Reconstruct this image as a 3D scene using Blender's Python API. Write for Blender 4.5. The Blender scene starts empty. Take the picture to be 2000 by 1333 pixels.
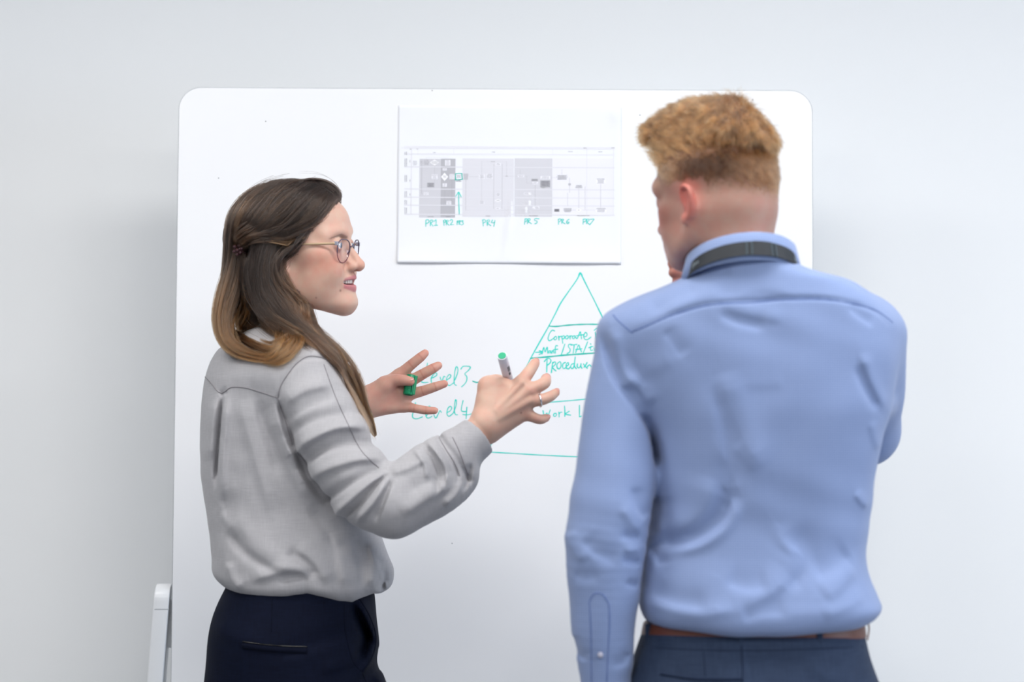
import bpy, bmesh, math, random
import numpy as np
from mathutils import Vector, Matrix, Euler
from mathutils.bvhtree import BVHTree
from concurrent.futures import ThreadPoolExecutor
random.seed(7); RNG = np.random.default_rng(7)
SC = bpy.context.scene
COL = SC.collection
# ------------------------------------------------------------------ camera
CAMZ, PITCH, ROLL, FPX = 1.17, math.radians(3.5), math.radians(0.3), 4722.0
cam = bpy.data.cameras.new('camera'); camo = bpy.data.objects.new('camera', cam); COL.objects.link(camo)
CAM_R = (Matrix.Rotation(math.pi/2 + PITCH, 3, 'X') @ Matrix.Rotation(ROLL, 3, 'Z'))
camo.matrix_world = Matrix.Translation((0, 0, CAMZ)) @ CAM_R.to_4x4()
cam.sensor_width = 36.0; cam.lens = FPX*36/2000; cam.clip_start = .05; cam.clip_end = 60
cam.dof.use_dof = True; cam.dof.focus_distance = 4.22; cam.dof.aperture_fstop = 2.8
SC.camera = camo
CR = np.array(CAM_R)
def ray(px, py): return CR @ np.array([(px-1000)/FPX, -(py-666.5)/FPX, -1.0])
def at(px, py, Y):
    """world point at real depth Y seen at a photograph position (used to take measurements from the photo)"""
    d = ray(px, py); t = Y/d[1]
    return np.array([d[0]*t, Y, CAMZ + d[2]*t])
# ------------------------------------------------------------------ light and exposure
SC.view_settings.view_transform = 'Standard'; SC.view_settings.look = 'None'
SC.view_settings.gamma = 1; SC.view_settings.use_curve_mapping = False
SC.view_settings.exposure = -0.19
wd = bpy.data.worlds.new('world'); SC.world = wd; wd.use_nodes = True
wd.node_tree.nodes['Background'].inputs[0].default_value = (.80, .90, 1, 1)
wd.node_tree.nodes['Background'].inputs[1].default_value = 1.0
def area(name, loc, rot, sx, sy, power, col):
    l = bpy.data.lights.new(name, 'AREA'); l.shape = 'RECTANGLE'; l.size = sx; l.size_y = sy
    l.energy = power; l.color = col
    o = bpy.data.objects.new(name, l); COL.objects.link(o); o.location = loc; o.rotation_euler = rot
    return o
PANELS = [(-1.4, 3.15), (0.4, 3.15), (2.2, 3.15), (-1.4, 1.0), (0.4, 1.0), (2.2, 1.0), (-1.4, -1.6), (.4, -1.6), (2.2, -1.6)]
for (x, y) in PANELS:
    area('ceiling_panel_light', (x, y, 2.83), (0, 0, 0), 1.15, .58, 22 if y > 3 else 34 if y > 0 else 20, (1, .985, .965))
area('window_daylight', (5.95, 1.5, 1.6), (0, math.radians(90), 0), 1.7, 3.2, 112, (.66, .80, 1))
# ------------------------------------------------------------------ materials
def lin(r, g, b):
    f = lambda c: (c/255/12.92 if c/255 <= .04045 else ((c/255+.055)/1.055)**2.4)
    return (f(r), f(g), f(b), 1)
class NT:
    def __init__(s, name):
        s.m = bpy.data.materials.new(name); s.m.use_nodes = True; s.t = s.m.node_tree
        s.b = s.t.nodes['Principled BSDF']
    def n(s, typ, **kw):
        nd = s.t.nodes.new(typ)
        for k, v in kw.items():
            if k in nd.inputs.keys(): nd.inputs[k].default_value = v
            else: setattr(nd, k, v)
        return nd
    def l(s, a, b): s.t.links.new(a, b)
    def set(s, **kw):
        for k, v in kw.items(): s.b.inputs[k.replace('_', ' ')].default_value = v
        return s
def plain(name, col, rough=.5, metal=0, spec=.5, noise=0, nscale=40, bump=0, trans=0, alpha=1):
    t = NT(name); t.set(Base_Color=col, Roughness=rough, Metallic=metal)
    t.b.inputs['Specular IOR Level'].default_value = spec
    if trans: t.b.inputs['Transmission Weight'].default_value = trans
    if noise or bump:
        tc = t.n('ShaderNodeTexCoord'); nz = t.n('ShaderNodeTexNoise'); nz.inputs['Scale'].default_value = nscale
        nz.inputs['Detail'].default_value = 5; t.l(tc.outputs['Object'], nz.inputs['Vector'])
        if noise:
            mx = t.n('ShaderNodeMix', data_type='RGBA')
            mx.inputs[6].default_value = tuple(c*(1-noise) for c in col[:3])+(1,)
            mx.inputs[7].default_value = tuple(min(1, c*(1+noise)) for c in col[:3])+(1,)
            t.l(nz.outputs['Fac'], mx.inputs[0]); t.l(mx.outputs[2], t.b.inputs['Base Color'])
        if bump:
            bp = t.n('ShaderNodeBump'); bp.inputs['Strength'].default_value = bump; bp.inputs['Distance'].default_value = .001
            t.l(nz.outputs['Fac'], bp.inputs['Height']); t.l(bp.outputs['Normal'], t.b.inputs['Normal'])
    return t.m
def attr_skin(name):
    t = NT(name)
    a = t.n('ShaderNodeAttribute', attribute_name='Col')
    tc = t.n('ShaderNodeTexCoord')
    nz = t.n('ShaderNodeTexNoise', Scale=55.0, Detail=6.0); t.l(tc.outputs['Object'], nz.inputs['Vector'])
    mr = t.n('ShaderNodeMapRange'); mr.inputs[1].default_value = .3; mr.inputs[2].default_value = .7
    mr.inputs[3].default_value = .90; mr.inputs[4].default_value = 1.08; t.l(nz.outputs['Fac'], mr.inputs[0])
    mx = t.n('ShaderNodeVectorMath', operation='MULTIPLY'); t.l(a.outputs['Color'], mx.inputs[0])
    cb = t.n('ShaderNodeCombineXYZ', X=1.0); t.l(mr.outputs[0], cb.inputs[1]); t.l(mr.outputs[0], cb.inputs[2])
    t.l(cb.outputs[0], mx.inputs[1]); t.l(mx.outputs[0], t.b.inputs['Base Color'])
    t.set(Roughness=.48); t.b.inputs['Specular IOR Level'].default_value = .4
    t.b.inputs['Subsurface Weight'].default_value = .25
    t.b.inputs['Subsurface Radius'].default_value = (1, .35, .2); t.b.inputs['Subsurface Scale'].default_value = .006
    nb = t.n('ShaderNodeTexNoise', Scale=900.0, Detail=3.0); t.l(tc.outputs['Object'], nb.inputs['Vector'])
    bp = t.n('ShaderNodeBump', Strength=.12, Distance=.0006); t.l(nb.outputs['Fac'], bp.inputs['Height']); t.l(bp.outputs['Normal'], t.b.inputs['Normal'])
    return t.m
def weave(name, c1, c2, pitch, kind, rough=.8, mott=.05, sheen=.2, bump=.25, spec=.25):
    """cloth: 'check' = tiny two tone check, 'linen' = slubby threads"""
    t = NT(name); tc = t.n('ShaderNodeTexCoord')
    if kind == 'check':
        sp = t.n('ShaderNodeSeparateXYZ'); t.l(tc.outputs['Object'], sp.inputs[0])
        def wave(sock):
            m = t.n('ShaderNodeMath', operation='MULTIPLY'); m.inputs[1].default_value = 2*math.pi/pitch; t.l(sock, m.inputs[0])
            s = t.n('ShaderNodeMath', operation='SINE'); t.l(m.outputs[0], s.inputs[0])
            r = t.n('ShaderNodeMapRange'); r.inputs[1].default_value = -.6; r.inputs[2].default_value = .6; t.l(s.outputs[0], r.inputs[0]); return r.outputs[0]
        ad = t.n('ShaderNodeMath', operation='ADD'); t.l(wave(sp.outputs[0]), ad.inputs[0]); t.l(wave(sp.outputs[2]), ad.inputs[1])
        h = t.n('ShaderNodeMath', operation='MULTIPLY'); h.inputs[1].default_value = .5; t.l(ad.outputs[0], h.inputs[0]); fac = h.outputs[0]
    else:
        def threads(sc):
            mp = t.n('ShaderNodeMapping'); mp.inputs['Scale'].default_value = sc; t.l(tc.outputs['Object'], mp.inputs[0])
            nz = t.n('ShaderNodeTexNoise', Scale=1.0, Detail=2.0); t.l(mp.outputs[0], nz.inputs['Vector']); return nz.outputs['Fac']
        ad = t.n('ShaderNodeMath', operation='ADD'); p = 1/pitch
        t.l(threads((p, p*.06, p*.05)), ad.inputs[0]); t.l(threads((p*.05, p*.05, p)), ad.inputs[1])
        h = t.n('ShaderNodeMapRange'); h.inputs[1].default_value = .7; h.inputs[2].default_value = 1.3; t.l(ad.outputs[0], h.inputs[0]); fac = h.outputs[0]
    mx = t.n('ShaderNodeMix', data_type='RGBA'); mx.inputs[6].default_value = c1; mx.inputs[7].default_value = c2; t.l(fac, mx.inputs[0])
    nz = t.n('ShaderNodeTexNoise', Scale=14.0, Detail=3.0); t.l(tc.outputs['Object'], nz.inputs['Vector'])
    mr = t.n('ShaderNodeMapRange'); mr.inputs[1].default_value = .3; mr.inputs[2].default_value = .7
    mr.inputs[3].default_value = 1-mott; mr.inputs[4].default_value = 1+mott; t.l(nz.outputs['Fac'], mr.inputs[0])
    vm = t.n('ShaderNodeVectorMath', operation='SCALE'); t.l(mx.outputs[2], vm.inputs[0]); t.l(mr.outputs[0], vm.inputs['Scale'])
    t.l(vm.outputs[0], t.b.inputs['Base Color'])
    t.set(Roughness=rough); t.b.inputs['Specular IOR Level'].default_value = spec
    t.b.inputs['Sheen Weight'].default_value = sheen; t.b.inputs['Sheen Roughness'].default_value = .5
    bp = t.n('ShaderNodeBump', Strength=bump, Distance=.0004); t.l(fac, bp.inputs['Height']); t.l(bp.outputs['Normal'], t.b.inputs['Normal'])
    return t.m
def hair_mat(name, base=False):
    """strands read their own colour per point (ombre hair); base = the massed hair below the strands"""
    t = NT(name)
    a = t.n('ShaderNodeAttribute', attribute_name='Col')
    if base:
        tc = t.n('ShaderNodeTexCoord')
        mp = t.n('ShaderNodeMapping'); mp.inputs['Scale'].default_value = (260, 260, 30); t.l(tc.outputs['Object'], mp.inputs[0])
        nz = t.n('ShaderNodeTexNoise', Scale=1.0, Detail=4.0); t.l(mp.outputs[0], nz.inputs['Vector'])
        mr = t.n('ShaderNodeMapRange'); mr.inputs[1].default_value = .3; mr.inputs[2].default_value = .7; mr.inputs[3].default_value = .5; mr.inputs[4].default_value = 1.5
        t.l(nz.outputs['Fac'], mr.inputs[0])
        vm = t.n('ShaderNodeVectorMath', operation='SCALE'); t.l(a.outputs['Color'], vm.inputs[0]); t.l(mr.outputs[0], vm.inputs['Scale']); t.l(vm.outputs[0], t.b.inputs['Base Color'])
        bp = t.n('ShaderNodeBump', Strength=.6, Distance=.002); t.l(nz.outputs['Fac'], bp.inputs['Height']); t.l(bp.outputs['Normal'], t.b.inputs['Normal'])
        t.set(Roughness=.5); t.b.inputs['Specular IOR Level'].default_value = .3
    else:
        hb = t.n('ShaderNodeBsdfHairPrincipled'); hb.parametrization = 'COLOR'
        t.l(a.outputs['Color'], hb.inputs['Color'])
        hb.inputs['Roughness'].default_value = .32; hb.inputs['Radial Roughness'].default_value = .45
        t.l(hb.outputs[0], t.t.nodes['Material Output'].inputs[0])
    return t.m
M = {}
M['wall'] = plain('painted_wall', lin(236, 238, 240), .75, noise=.012, nscale=3, bump=.05)
M['ceiling'] = plain('ceiling_paint', lin(238, 238, 236), .85, noise=.01)
M['floor'] = plain('grey_carpet', lin(140, 142, 146), .95, noise=.15, nscale=250, bump=.5)
M['board'] = plain('whiteboard_enamel', lin(240, 241, 244), .28, noise=.006, nscale=2.5)
M['board_edge'] = plain('grey_edge_strip', lin(176, 180, 184), .4, noise=.02)
M['white_metal'] = plain('white_powder_coat', lin(238, 240, 243), .3, noise=.01)
M['black_rubber'] = plain('black_rubber', lin(30, 30, 32), .6, noise=.1)
M['paper'] = plain('paper', lin(238, 240, 246), .7, noise=.008, nscale=9)
M['ink'] = plain('teal_marker_ink', lin(40, 214, 200), .5, noise=.12, nscale=60)
M['ink_dark'] = plain('thick_teal_ink', lin(0, 190, 174), .5, noise=.12, nscale=60)
M['smudge'] = plain('grey_smudge', lin(205, 208, 218), .6, noise=.05)
M['speck'] = plain('dark_speck', lin(120, 124, 130), .6, noise=.05)
M['skin_w'] = attr_skin('fair_skin'); M['skin_m'] = attr_skin('ruddy_skin')
M['hair_w'] = hair_mat('brown_hair_strands'); M['hair_wb'] = hair_mat('brown_hair_mass', True)
M['hair_m'] = hair_mat('ginger_hair_strands'); M['hair_mb'] = hair_mat('ginger_hair_mass', True)
M['linen'] = weave('grey_linen', lin(160, 159, 163), lin(171, 170, 174), .0011, 'linen', mott=.012)
M['linen_seam'] = plain('grey_linen_seam', lin(136, 133, 137), .9, noise=.05)
M['navy'] = weave('navy_cloth', lin(7, 12, 29), lin(11, 18, 38), .0012, 'linen', sheen=.0, spec=.10)
M['navy_seam'] = plain('navy_seam', lin(8, 13, 29), .9, spec=.1, noise=.1)
M['shirt'] = weave('blue_check_cotton', lin(113, 134, 177), lin(140, 156, 194), .0034, 'check', mott=.02, bump=.12)
M['shirt_seam'] = plain('blue_seam', lin(84, 106, 160), .9, noise=.05)
M['slate'] = weave('slate_wool', lin(31, 44, 68), lin(42, 56, 80), .0014, 'linen', sheen=.03)
M['slate_seam'] = plain('slate_seam', lin(26, 36, 56), .9, spec=.1, noise=.1)
M['leather'] = plain('brown_leather', lin(104, 58, 44), .45, noise=.12, nscale=80, bump=.2)
M['lanyard'] = plain('black_webbing', lin(28, 33, 40), .6, noise=.15, nscale=300, bump=.3)
M['lanyard_stitch'] = plain('teal_grey_stitch', lin(62, 78, 88), .6, noise=.1)
M['logo_grey'] = plain('grey_print', lin(120, 130, 136), .6, noise=.1)
M['metal'] = plain('silver', lin(215, 213, 216), .18, metal=1, noise=.03)
M['gold'] = plain('pale_gold_temple', lin(196, 172, 140), .3, metal=.6, noise=.05)
M['rim'] = plain('purple_rim', lin(74, 60, 84), .25, noise=.2, nscale=80)
M['rim_low'] = plain('plum_rim', lin(96, 34, 62), .25, noise=.1)
M['clear_rim'] = plain('clear_rim_side', lin(150, 152, 166), .2, noise=.03)
g = NT('lens_glass'); gt = g.n('ShaderNodeBsdfTransparent'); gt.inputs[0].default_value = (.985, .98, 1, 1); gg = g.n('ShaderNodeBsdfGlossy'); gg.inputs['Roughness'].default_value = .02
gm = g.n('ShaderNodeMixShader', Fac=.06); g.l(gt.outputs[0], gm.inputs[1]); g.l(gg.outputs[0], gm.inputs[2]); g.l(gm.outputs[0], g.t.nodes['Material Output'].inputs[0])
M['glass'] = g.m
M['eye'] = plain('eye_white', lin(225, 222, 220), .15, noise=.02)
M['iris'] = plain('blue_grey_iris', lin(84, 104, 128), .15, noise=.2, nscale=300)
M['pupil'] = plain('pupil', lin(12, 12, 14), .1, noise=.1)
M['tooth'] = plain('tooth_enamel', lin(236, 230, 220), .2, noise=.02)
M['mouth'] = plain('mouth_inside', lin(96, 36, 38), .5, noise=.1)
M['green'] = plain('green_plastic', lin(4, 138, 92), .35, noise=.04)
M['green_plug'] = plain('green_plug', lin(28, 170, 124), .4, noise=.04)
M['barrel'] = plain('white_barrel', lin(222, 222, 232), .3, noise=.02)
M['label_black'] = plain('dark_label', lin(66, 84, 92), .5, noise=.1)
M['clip'] = plain('dark_clip', lin(64, 36, 42), .2, noise=.3, nscale=400)
M['shoe'] = plain('black_leather_shoe', lin(26, 24, 24), .35, noise=.1, bump=.1)
M['nail'] = plain('fingernail', lin(206, 150, 140), .25, noise=.03)
M['button'] = plain('pearl_button', lin(172, 172, 190), .35, noise=.05)
M['panel'] = NT('light_diffuser'); M['panel'].set(Base_Color=(1, 1, 1, 1)); M['panel'].b.inputs['Emission Color'].default_value = (1, .98, .95, 1); M['panel'].b.inputs['Emission Strength'].default_value = 3; M['panel'] = M['panel'].m
pc = NT('printed_greys'); pa = pc.n('ShaderNodeAttribute', attribute_name='Col'); pc.l(pa.outputs['Color'], pc.b.inputs['Base Color']); pc.set(Roughness=.7); M['print'] = pc.m
# ------------------------------------------------------------------ object helpers
def tag(o, label=None, cat=None, group=None, kind=None):
    if label: o['label'] = label
    if cat: o['category'] = cat
    if group: o['group'] = group
    if kind: o['kind'] = kind
    return o
def thing(name, label, cat, loc=(0, 0, 0), group=None):
    o = bpy.data.objects.new(name, None); COL.objects.link(o); o.location = loc; o.empty_display_size = .1
    bpy.context.view_layer.update()
    return tag(o, label, cat, group)
def link(name, me, mat, parent=None, label=None, kind=None):
    o = bpy.data.objects.new(name, me); COL.objects.link(o)
    for m in (mat if isinstance(mat, (list, tuple)) else [mat]):
        if m: me.materials.append(m)
    if parent is not None:
        o.parent = parent
        W = Matrix.Identity(4); p = parent
        chain = []
        while p: chain.append(p); p = p.parent
        for p in reversed(chain): W = W @ p.matrix_parent_inverse @ Matrix.Translation(p.location)
        o.matrix_parent_inverse = W.inverted()
    if label: o['label'] = label
    if kind: o['kind'] = kind
    return o
def mesh_np(name, V, F, smooth=True, colors=None):
    me = bpy.data.meshes.new(name); V = np.asarray(V, np.float32)
    F = np.asarray(F, np.int32); k = F.shape[1]
    me.vertices.add(len(V)); me.vertices.foreach_set('co', V.ravel())
    me.loops.add(F.size); me.loops.foreach_set('vertex_index', F.ravel())
    me.polygons.add(len(F)); me.polygons.foreach_set('loop_start', np.arange(0, F.size, k, dtype=np.int32))
    me.polygons.foreach_set('use_smooth', np.full(len(F), smooth, bool))
    me.update(calc_edges=True)
    if colors is not None:
        ca = me.color_attributes.new('Col', 'FLOAT_COLOR', 'POINT')
        c4 = np.ones((len(V), 4), np.float32); c4[:, :3] = colors; ca.data.foreach_set('color', c4.ravel())
    return me
def mesh_py(name, verts, faces, smooth=False):
    me = bpy.data.meshes.new(name); me.from_pydata([tuple(map(float, v)) for v in verts], [], faces); me.update()
    if smooth: me.polygons.foreach_set('use_smooth', [True]*len(me.polygons))
    return me
def bm_mesh(name, bm, smooth=False):
    me = bpy.data.meshes.new(name); bm.to_mesh(me); bm.free()
    if smooth: me.polygons.foreach_set('use_smooth', [True]*len(me.polygons))
    return me
def box_bm(lo, hi, bev=0, seg=2):
    bm = bmesh.new(); r = bmesh.ops.create_cube(bm, size=1)
    lo = np.array(lo); hi = np.array(hi)
    for v in bm.verts: v.co = Vector((lo+hi)/2 + np.array(v.co)*(hi-lo))
    if bev: bmesh.ops.bevel(bm, geom=list(bm.edges), offset=bev, segments=seg, affect='EDGES', profile=.5)
    return bm
def spline(pts, n):
    """Catmull-Rom through pts (any dimension), n samples"""
    P = np.asarray(pts, float)
    if len(P) == 2: return P[0] + (P[1]-P[0])*np.linspace(0, 1, n)[:, None]
    Q = np.vstack([2*P[0]-P[1], P, 2*P[-1]-P[-2]])
    L = np.r_[0, np.cumsum(np.linalg.norm(np.diff(P[:, :3], axis=0), axis=1)+1e-9)]
    s = np.linspace(0, L[-1], n); i = np.clip(np.searchsorted(L, s, 'right')-1, 0, len(P)-2)
    t = ((s-L[i])/(L[i+1]-L[i]))[:, None]
    p0, p1, p2, p3 = Q[i], Q[i+1], Q[i+2], Q[i+3]
    return .5*((2*p1)+(-p0+p2)*t+(2*p0-5*p1+4*p2-p3)*t*t+(-p0+3*p1-3*p2+p3)*t**3)
def tube_mesh(name, pts, rad, n=40, sides=10, closed=False, flat=None):
    """swept tube; rad scalar or per control point; flat=(axis, factor) squashes the section"""
    P = np.asarray(pts, float)
    if np.isscalar(rad): rad = [rad]*len(P)
    if closed: P = np.vstack([P, P[:1]]); rad = list(rad)+[rad[0]]
    S = spline(np.c_[P, rad], n); C = S[:, :3]; R = S[:, 3]
    T = np.gradient(C, axis=0); T /= np.linalg.norm(T, axis=1)[:, None]+1e-12
    if closed: t0 = T[0]+T[-1]; T[0] = T[-1] = t0/np.linalg.norm(t0)
    up = np.array([0, 0, 1.]) if abs(T[0][2]) < .9 else np.array([1., 0, 0])
    V = []; u = up
    for i in range(n):
        u = u-T[i]*np.dot(u, T[i]); u /= np.linalg.norm(u); w = np.cross(T[i], u)
        for k in range(sides):
            a = 2*math.pi*k/sides; o = R[i]*(math.cos(a)*u+math.sin(a)*w)
            if flat is not None: ax, f = flat; o = o+ax*np.dot(o, ax)*(f-1)
            V.append(C[i]+o)
    F = [(i*sides+k, i*sides+(k+1) % sides, (i+1)*sides+(k+1) % sides, (i+1)*sides+k) for i in range(n-1) for k in range(sides)]
    if not closed:
        a = len(V); V.append(C[0]); V.append(C[-1])
        F += [(a, (k+1) % sides, k, k) for k in range(sides)] if False else []
        tri = [(a, (k+1) % sides, k) for k in range(sides)]+[(a+1, (n-1)*sides+k, (n-1)*sides+(k+1) % sides) for k in range(sides)]
        return mesh_py(name, V, F+tri, True)
    return mesh_py(name, V, F, True)
# ------------------------------------------------------------------ solid modelling by distance fields, meshed with surface nets
class Solid:
    def __init__(s): s.ops = []; s.R = np.eye(3); s.t = np.zeros(3); s.sc = 1.0
    def frame(s, R=None, t=None, sc=1.0):
        s.R = np.eye(3) if R is None else np.asarray(R); s.t = np.zeros(3) if t is None else np.asarray(t, float); s.sc = sc; return s
    def w(s, p): return s.R @ (np.asarray(p, float)*s.sc) + s.t
    def op(s, mode, fn, lo, hi, k): s.ops.append((mode, fn, np.asarray(lo), np.asarray(hi), k))
    def ell(s, c, r, k=.01, mode='add', rot=None):
        c = s.w(c); r = np.asarray(r, float)*s.sc; R = s.R if rot is None else s.R @ np.array(Euler([math.radians(a) for a in rot]).to_matrix())
        Ri = R.T.astype(np.float32); cf = c.astype(np.float32); ir = (1/r).astype(np.float32)
        def fn(P):
            q = (P-cf) @ Ri.T; q *= ir
            k0 = np.sqrt((q*q).sum(1)); q *= ir; k1 = np.sqrt((q*q).sum(1))+1e-9
            return k0*(k0-1)/k1
        m = r.max(); s.op(mode, fn, c-m, c+m, k)
    def tube(s, pts, rad, k=.01, mode='add', n=None, flat=None, world=False):
        P = np.array([p if world else s.w(p) for p in pts]); rr = np.array([rad]*len(P) if np.isscalar(rad) else rad)*(1 if world else s.sc)
        n = n or (len(P) if len(P) == 2 else 4*len(P))
        S = spline(np.c_[P, rr], n).astype(np.float32)
        if flat is not None:
            ax = np.asarray(flat[0], np.float32); ax = ax/np.linalg.norm(ax); A = np.eye(3, dtype=np.float32)+np.outer(ax, ax)*(1/flat[1]-1); fs = np.float32(math.sqrt(min(flat[1], 1)))
        else: A = None; fs = 1
        Q = S[:, :3] @ A if A is not None else S[:, :3]
        def fn(X):
            if A is not None: X = X @ A
            d = np.full(len(X), 1e3, np.float32); idx = range(len(Q)-1)
            if 8 < len(X) < 20000 and len(Q) > 3:      # a brick: skip the segments that cannot be nearest in it
                c = (X[0]+X[-1])*.5; rad = np.linalg.norm(X[-1]-X[0])*.5; a = Q[:-1]; ba = Q[1:]-a
                h = np.clip(((c-a)*ba).sum(1)/((ba*ba).sum(1)+1e-12), 0, 1); dc = np.linalg.norm(c-a-h[:, None]*ba, axis=1)
                lo_ = dc-rad-np.maximum(S[:-1, 3], S[1:, 3]); hi_ = (dc+rad-np.minimum(S[:-1, 3], S[1:, 3])).min(); idx = np.nonzero(lo_ <= hi_)[0]
            for i in idx:
                a = Q[i]; ba = Q[i+1]-a; pa = X-a; h = np.clip(pa @ ba/(ba @ ba+1e-12), 0, 1)
                pa -= h[:, None]*ba
                np.minimum(d, np.sqrt((pa*pa).sum(1))-(S[i, 3]+(S[i+1, 3]-S[i, 3])*h), out=d)
            return d*fs
        m = S[:, 3].max()*(max(1, flat[1]) if flat else 1); s.op(mode, fn, S[:, :3].min(0)-m, S[:, :3].max(0)+m, k)
    def cyl(s, a, b, ra, rb, k=.003, mode='add', rnd=.0012):
        a, b = s.w(a).astype(np.float32), s.w(b).astype(np.float32); L = np.float32(np.linalg.norm(b-a)); ax = (b-a)/L
        def fn(P):
            q = P-a; t = q @ ax; rr = np.sqrt(np.maximum((q*q).sum(1)-t*t, 0)); d = rr-(ra+(rb-ra)*np.clip(t/L, 0, 1))+rnd
            e = np.abs(t-L/2)-L/2+rnd
            return np.sqrt(np.maximum(d, 0)**2+np.maximum(e, 0)**2)+np.minimum(np.maximum(d, e), 0)-np.float32(rnd)
        m = max(ra, rb); s.op(mode, fn, np.minimum(a, b)-m, np.maximum(a, b)+m, k)
    def box(s, c, h, r=.002, k=.004, mode='add', rot=None):
        c = s.w(c); h = np.asarray(h, float)*s.sc; R = s.R if rot is None else s.R @ np.array(Euler([math.radians(a) for a in rot]).to_matrix())
        Rf = R.astype(np.float32); cf = c.astype(np.float32); hf = (h-r).astype(np.float32)
        def fn(P):
            q = np.abs((P-cf) @ Rf)-hf
            return np.sqrt((np.maximum(q, 0)**2).sum(1))+np.minimum(q.max(1), 0)-np.float32(r)
        m = np.linalg.norm(h); s.op(mode, fn, c-m, c+m, k)
    def loft(s, rows, k=.01, mode='add', exp=2.2, zcap=.012, zbot=None, ztop=None, world=True):
        """rows of (z, x0, x1, y0, y1): stacked rounded sections along the local z"""
        rows = np.array(sorted(map(tuple, rows)), float); z = rows[:, 0]
        zi = np.linspace(z[0], z[-1], 160); tab = []
        for j in range(1, 5):
            v = rows[:, j]; m = np.gradient(v, z) if len(z) > 2 else np.full(len(z), (v[-1]-v[0])/(z[-1]-z[0]))
            i = np.clip(np.searchsorted(z, zi, 'right')-1, 0, len(z)-2); hh = z[i+1]-z[i]; t = (zi-z[i])/hh
            tab.append((2*t**3-3*t*t+1)*v[i]+(t**3-2*t*t+t)*hh*m[i]+(-2*t**3+3*t*t)*v[i+1]+(t**3-t*t)*hh*m[i+1])
        R = s.R.astype(np.float32); tt = s.t.astype(np.float32); loc = not world
        zb = zbot or (lambda x: z[0]); zt = ztop or (lambda x: z[-1])
        def fn(P):
            X = (P-tt) @ R if loc else P
            x0, x1, y0, y1 = [np.interp(X[:, 2], zi, v) for v in tab]
            rx = np.maximum((x1-x0)/2, .002); ry = np.maximum((y1-y0)/2, .002)
            u = np.abs(X[:, 0]-(x0+x1)/2)/rx; v = np.abs(X[:, 1]-(y0+y1)/2)/ry
            r = (u**exp+v**exp)**(1/exp)+1e-6
            gx = (u/r)**(exp-1)/rx; gy = (v/r)**(exp-1)/ry
            d = (r-1)/np.sqrt(gx*gx+gy*gy+1e-9)*1.0
            d = np.where(r < .3, -np.minimum(rx, ry)*.7, d)
            for c in (X[:, 2]-zt(X[:, 0]), zb(X[:, 0])-X[:, 2]):
                h = np.maximum(zcap-np.abs(d-c), 0)/zcap; d = np.maximum(d, c)+h*h*zcap*.25
            return d.astype(np.float32)
        pts = np.array([[x, y, zz] for (zz, a, b, c, dd) in rows for x in (a, b) for y in (c, dd)])
        if loc: pts = pts @ s.R.T + s.t
        s.op(mode, fn, pts.min(0)-.02, pts.max(0)+.02, k)
    def plane(s, p, nrm, k=.004, mode='int'):
        nrm = np.asarray(nrm, np.float32); nrm = nrm/np.linalg.norm(nrm); p = np.asarray(p, np.float32)
        s.op(mode, lambda P: (P-p) @ nrm, np.full(3, -99.), np.full(3, 99.), k)
    def fold(s, pts, w, h, ycut=None, taper=True, back=False):
        """a cloth fold along a line: h>0 ridge, h<0 crease; it lies on the side of the body nearer than ycut"""
        P = np.asarray(pts, float); C = spline(P, 3*len(P)+1).astype(np.float32); Q = C[:, [0, 2]]; n = len(Q)-1
        def fn(X):
            if ycut is not None and len(X) < 20000 and X[:, 1].min() > ycut+.07: return np.zeros(len(X), np.float32)
            x = X[:, [0, 2]]; best = np.full(len(x), 9., np.float32); tt = np.zeros(len(x), np.float32); idx = range(n)
            if 8 < len(x) < 20000:
                c = (x[0]+x[-1])*.5; rad = np.linalg.norm(x[-1]-x[0])*.5; a = Q[:-1]; ba = Q[1:]-a
                hh = np.clip(((c-a)*ba).sum(1)/((ba*ba).sum(1)+1e-12), 0, 1); dc = np.linalg.norm(c-a-hh[:, None]*ba, axis=1)
                if dc.min()-rad > 3.2*w: return np.zeros(len(x), np.float32)
                idx = np.nonzero(dc-rad <= (dc.min()+rad)*2.1)[0]
            for i in idx:
                ba = Q[i+1]-Q[i]; pa = x-Q[i]; hh = np.clip(pa @ ba/(ba @ ba+1e-12), 0, 1); pa = pa-hh[:, None]*ba
                d = np.sqrt((pa*pa).sum(1)); d = d/np.where((ba[0]*pa[:, 1]-ba[1]*pa[:, 0])*np.sign(ba[0]+1e-9) < 0, .62, 1.3)   # folds fall off sharply below, softly above
                m = d < best; best = np.where(m, d, best); tt = np.where(m, (i+hh)/n, tt)
            f = h*np.exp(-(best/w)**2)
            if taper: f = f*np.minimum(1, np.minimum(tt, 1-tt)*5+.15)
            if ycut is not None: f = f/(1+np.exp(np.clip((X[:, 1]-ycut)/.012, -30, 30)))
            return f.astype(np.float32)
        m = 2.8*w; lo = C[:, :3].min(0)-m; hi = C[:, :3].max(0)+m; lo[1] = -99; hi[1] = 99
        s.op('disp', fn, lo, hi, 0)
    def disp(s, fn, lo=(-99,)*3, hi=(99,)*3): s.op('disp', fn, np.array(lo, float), np.array(hi, float), 0)
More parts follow.
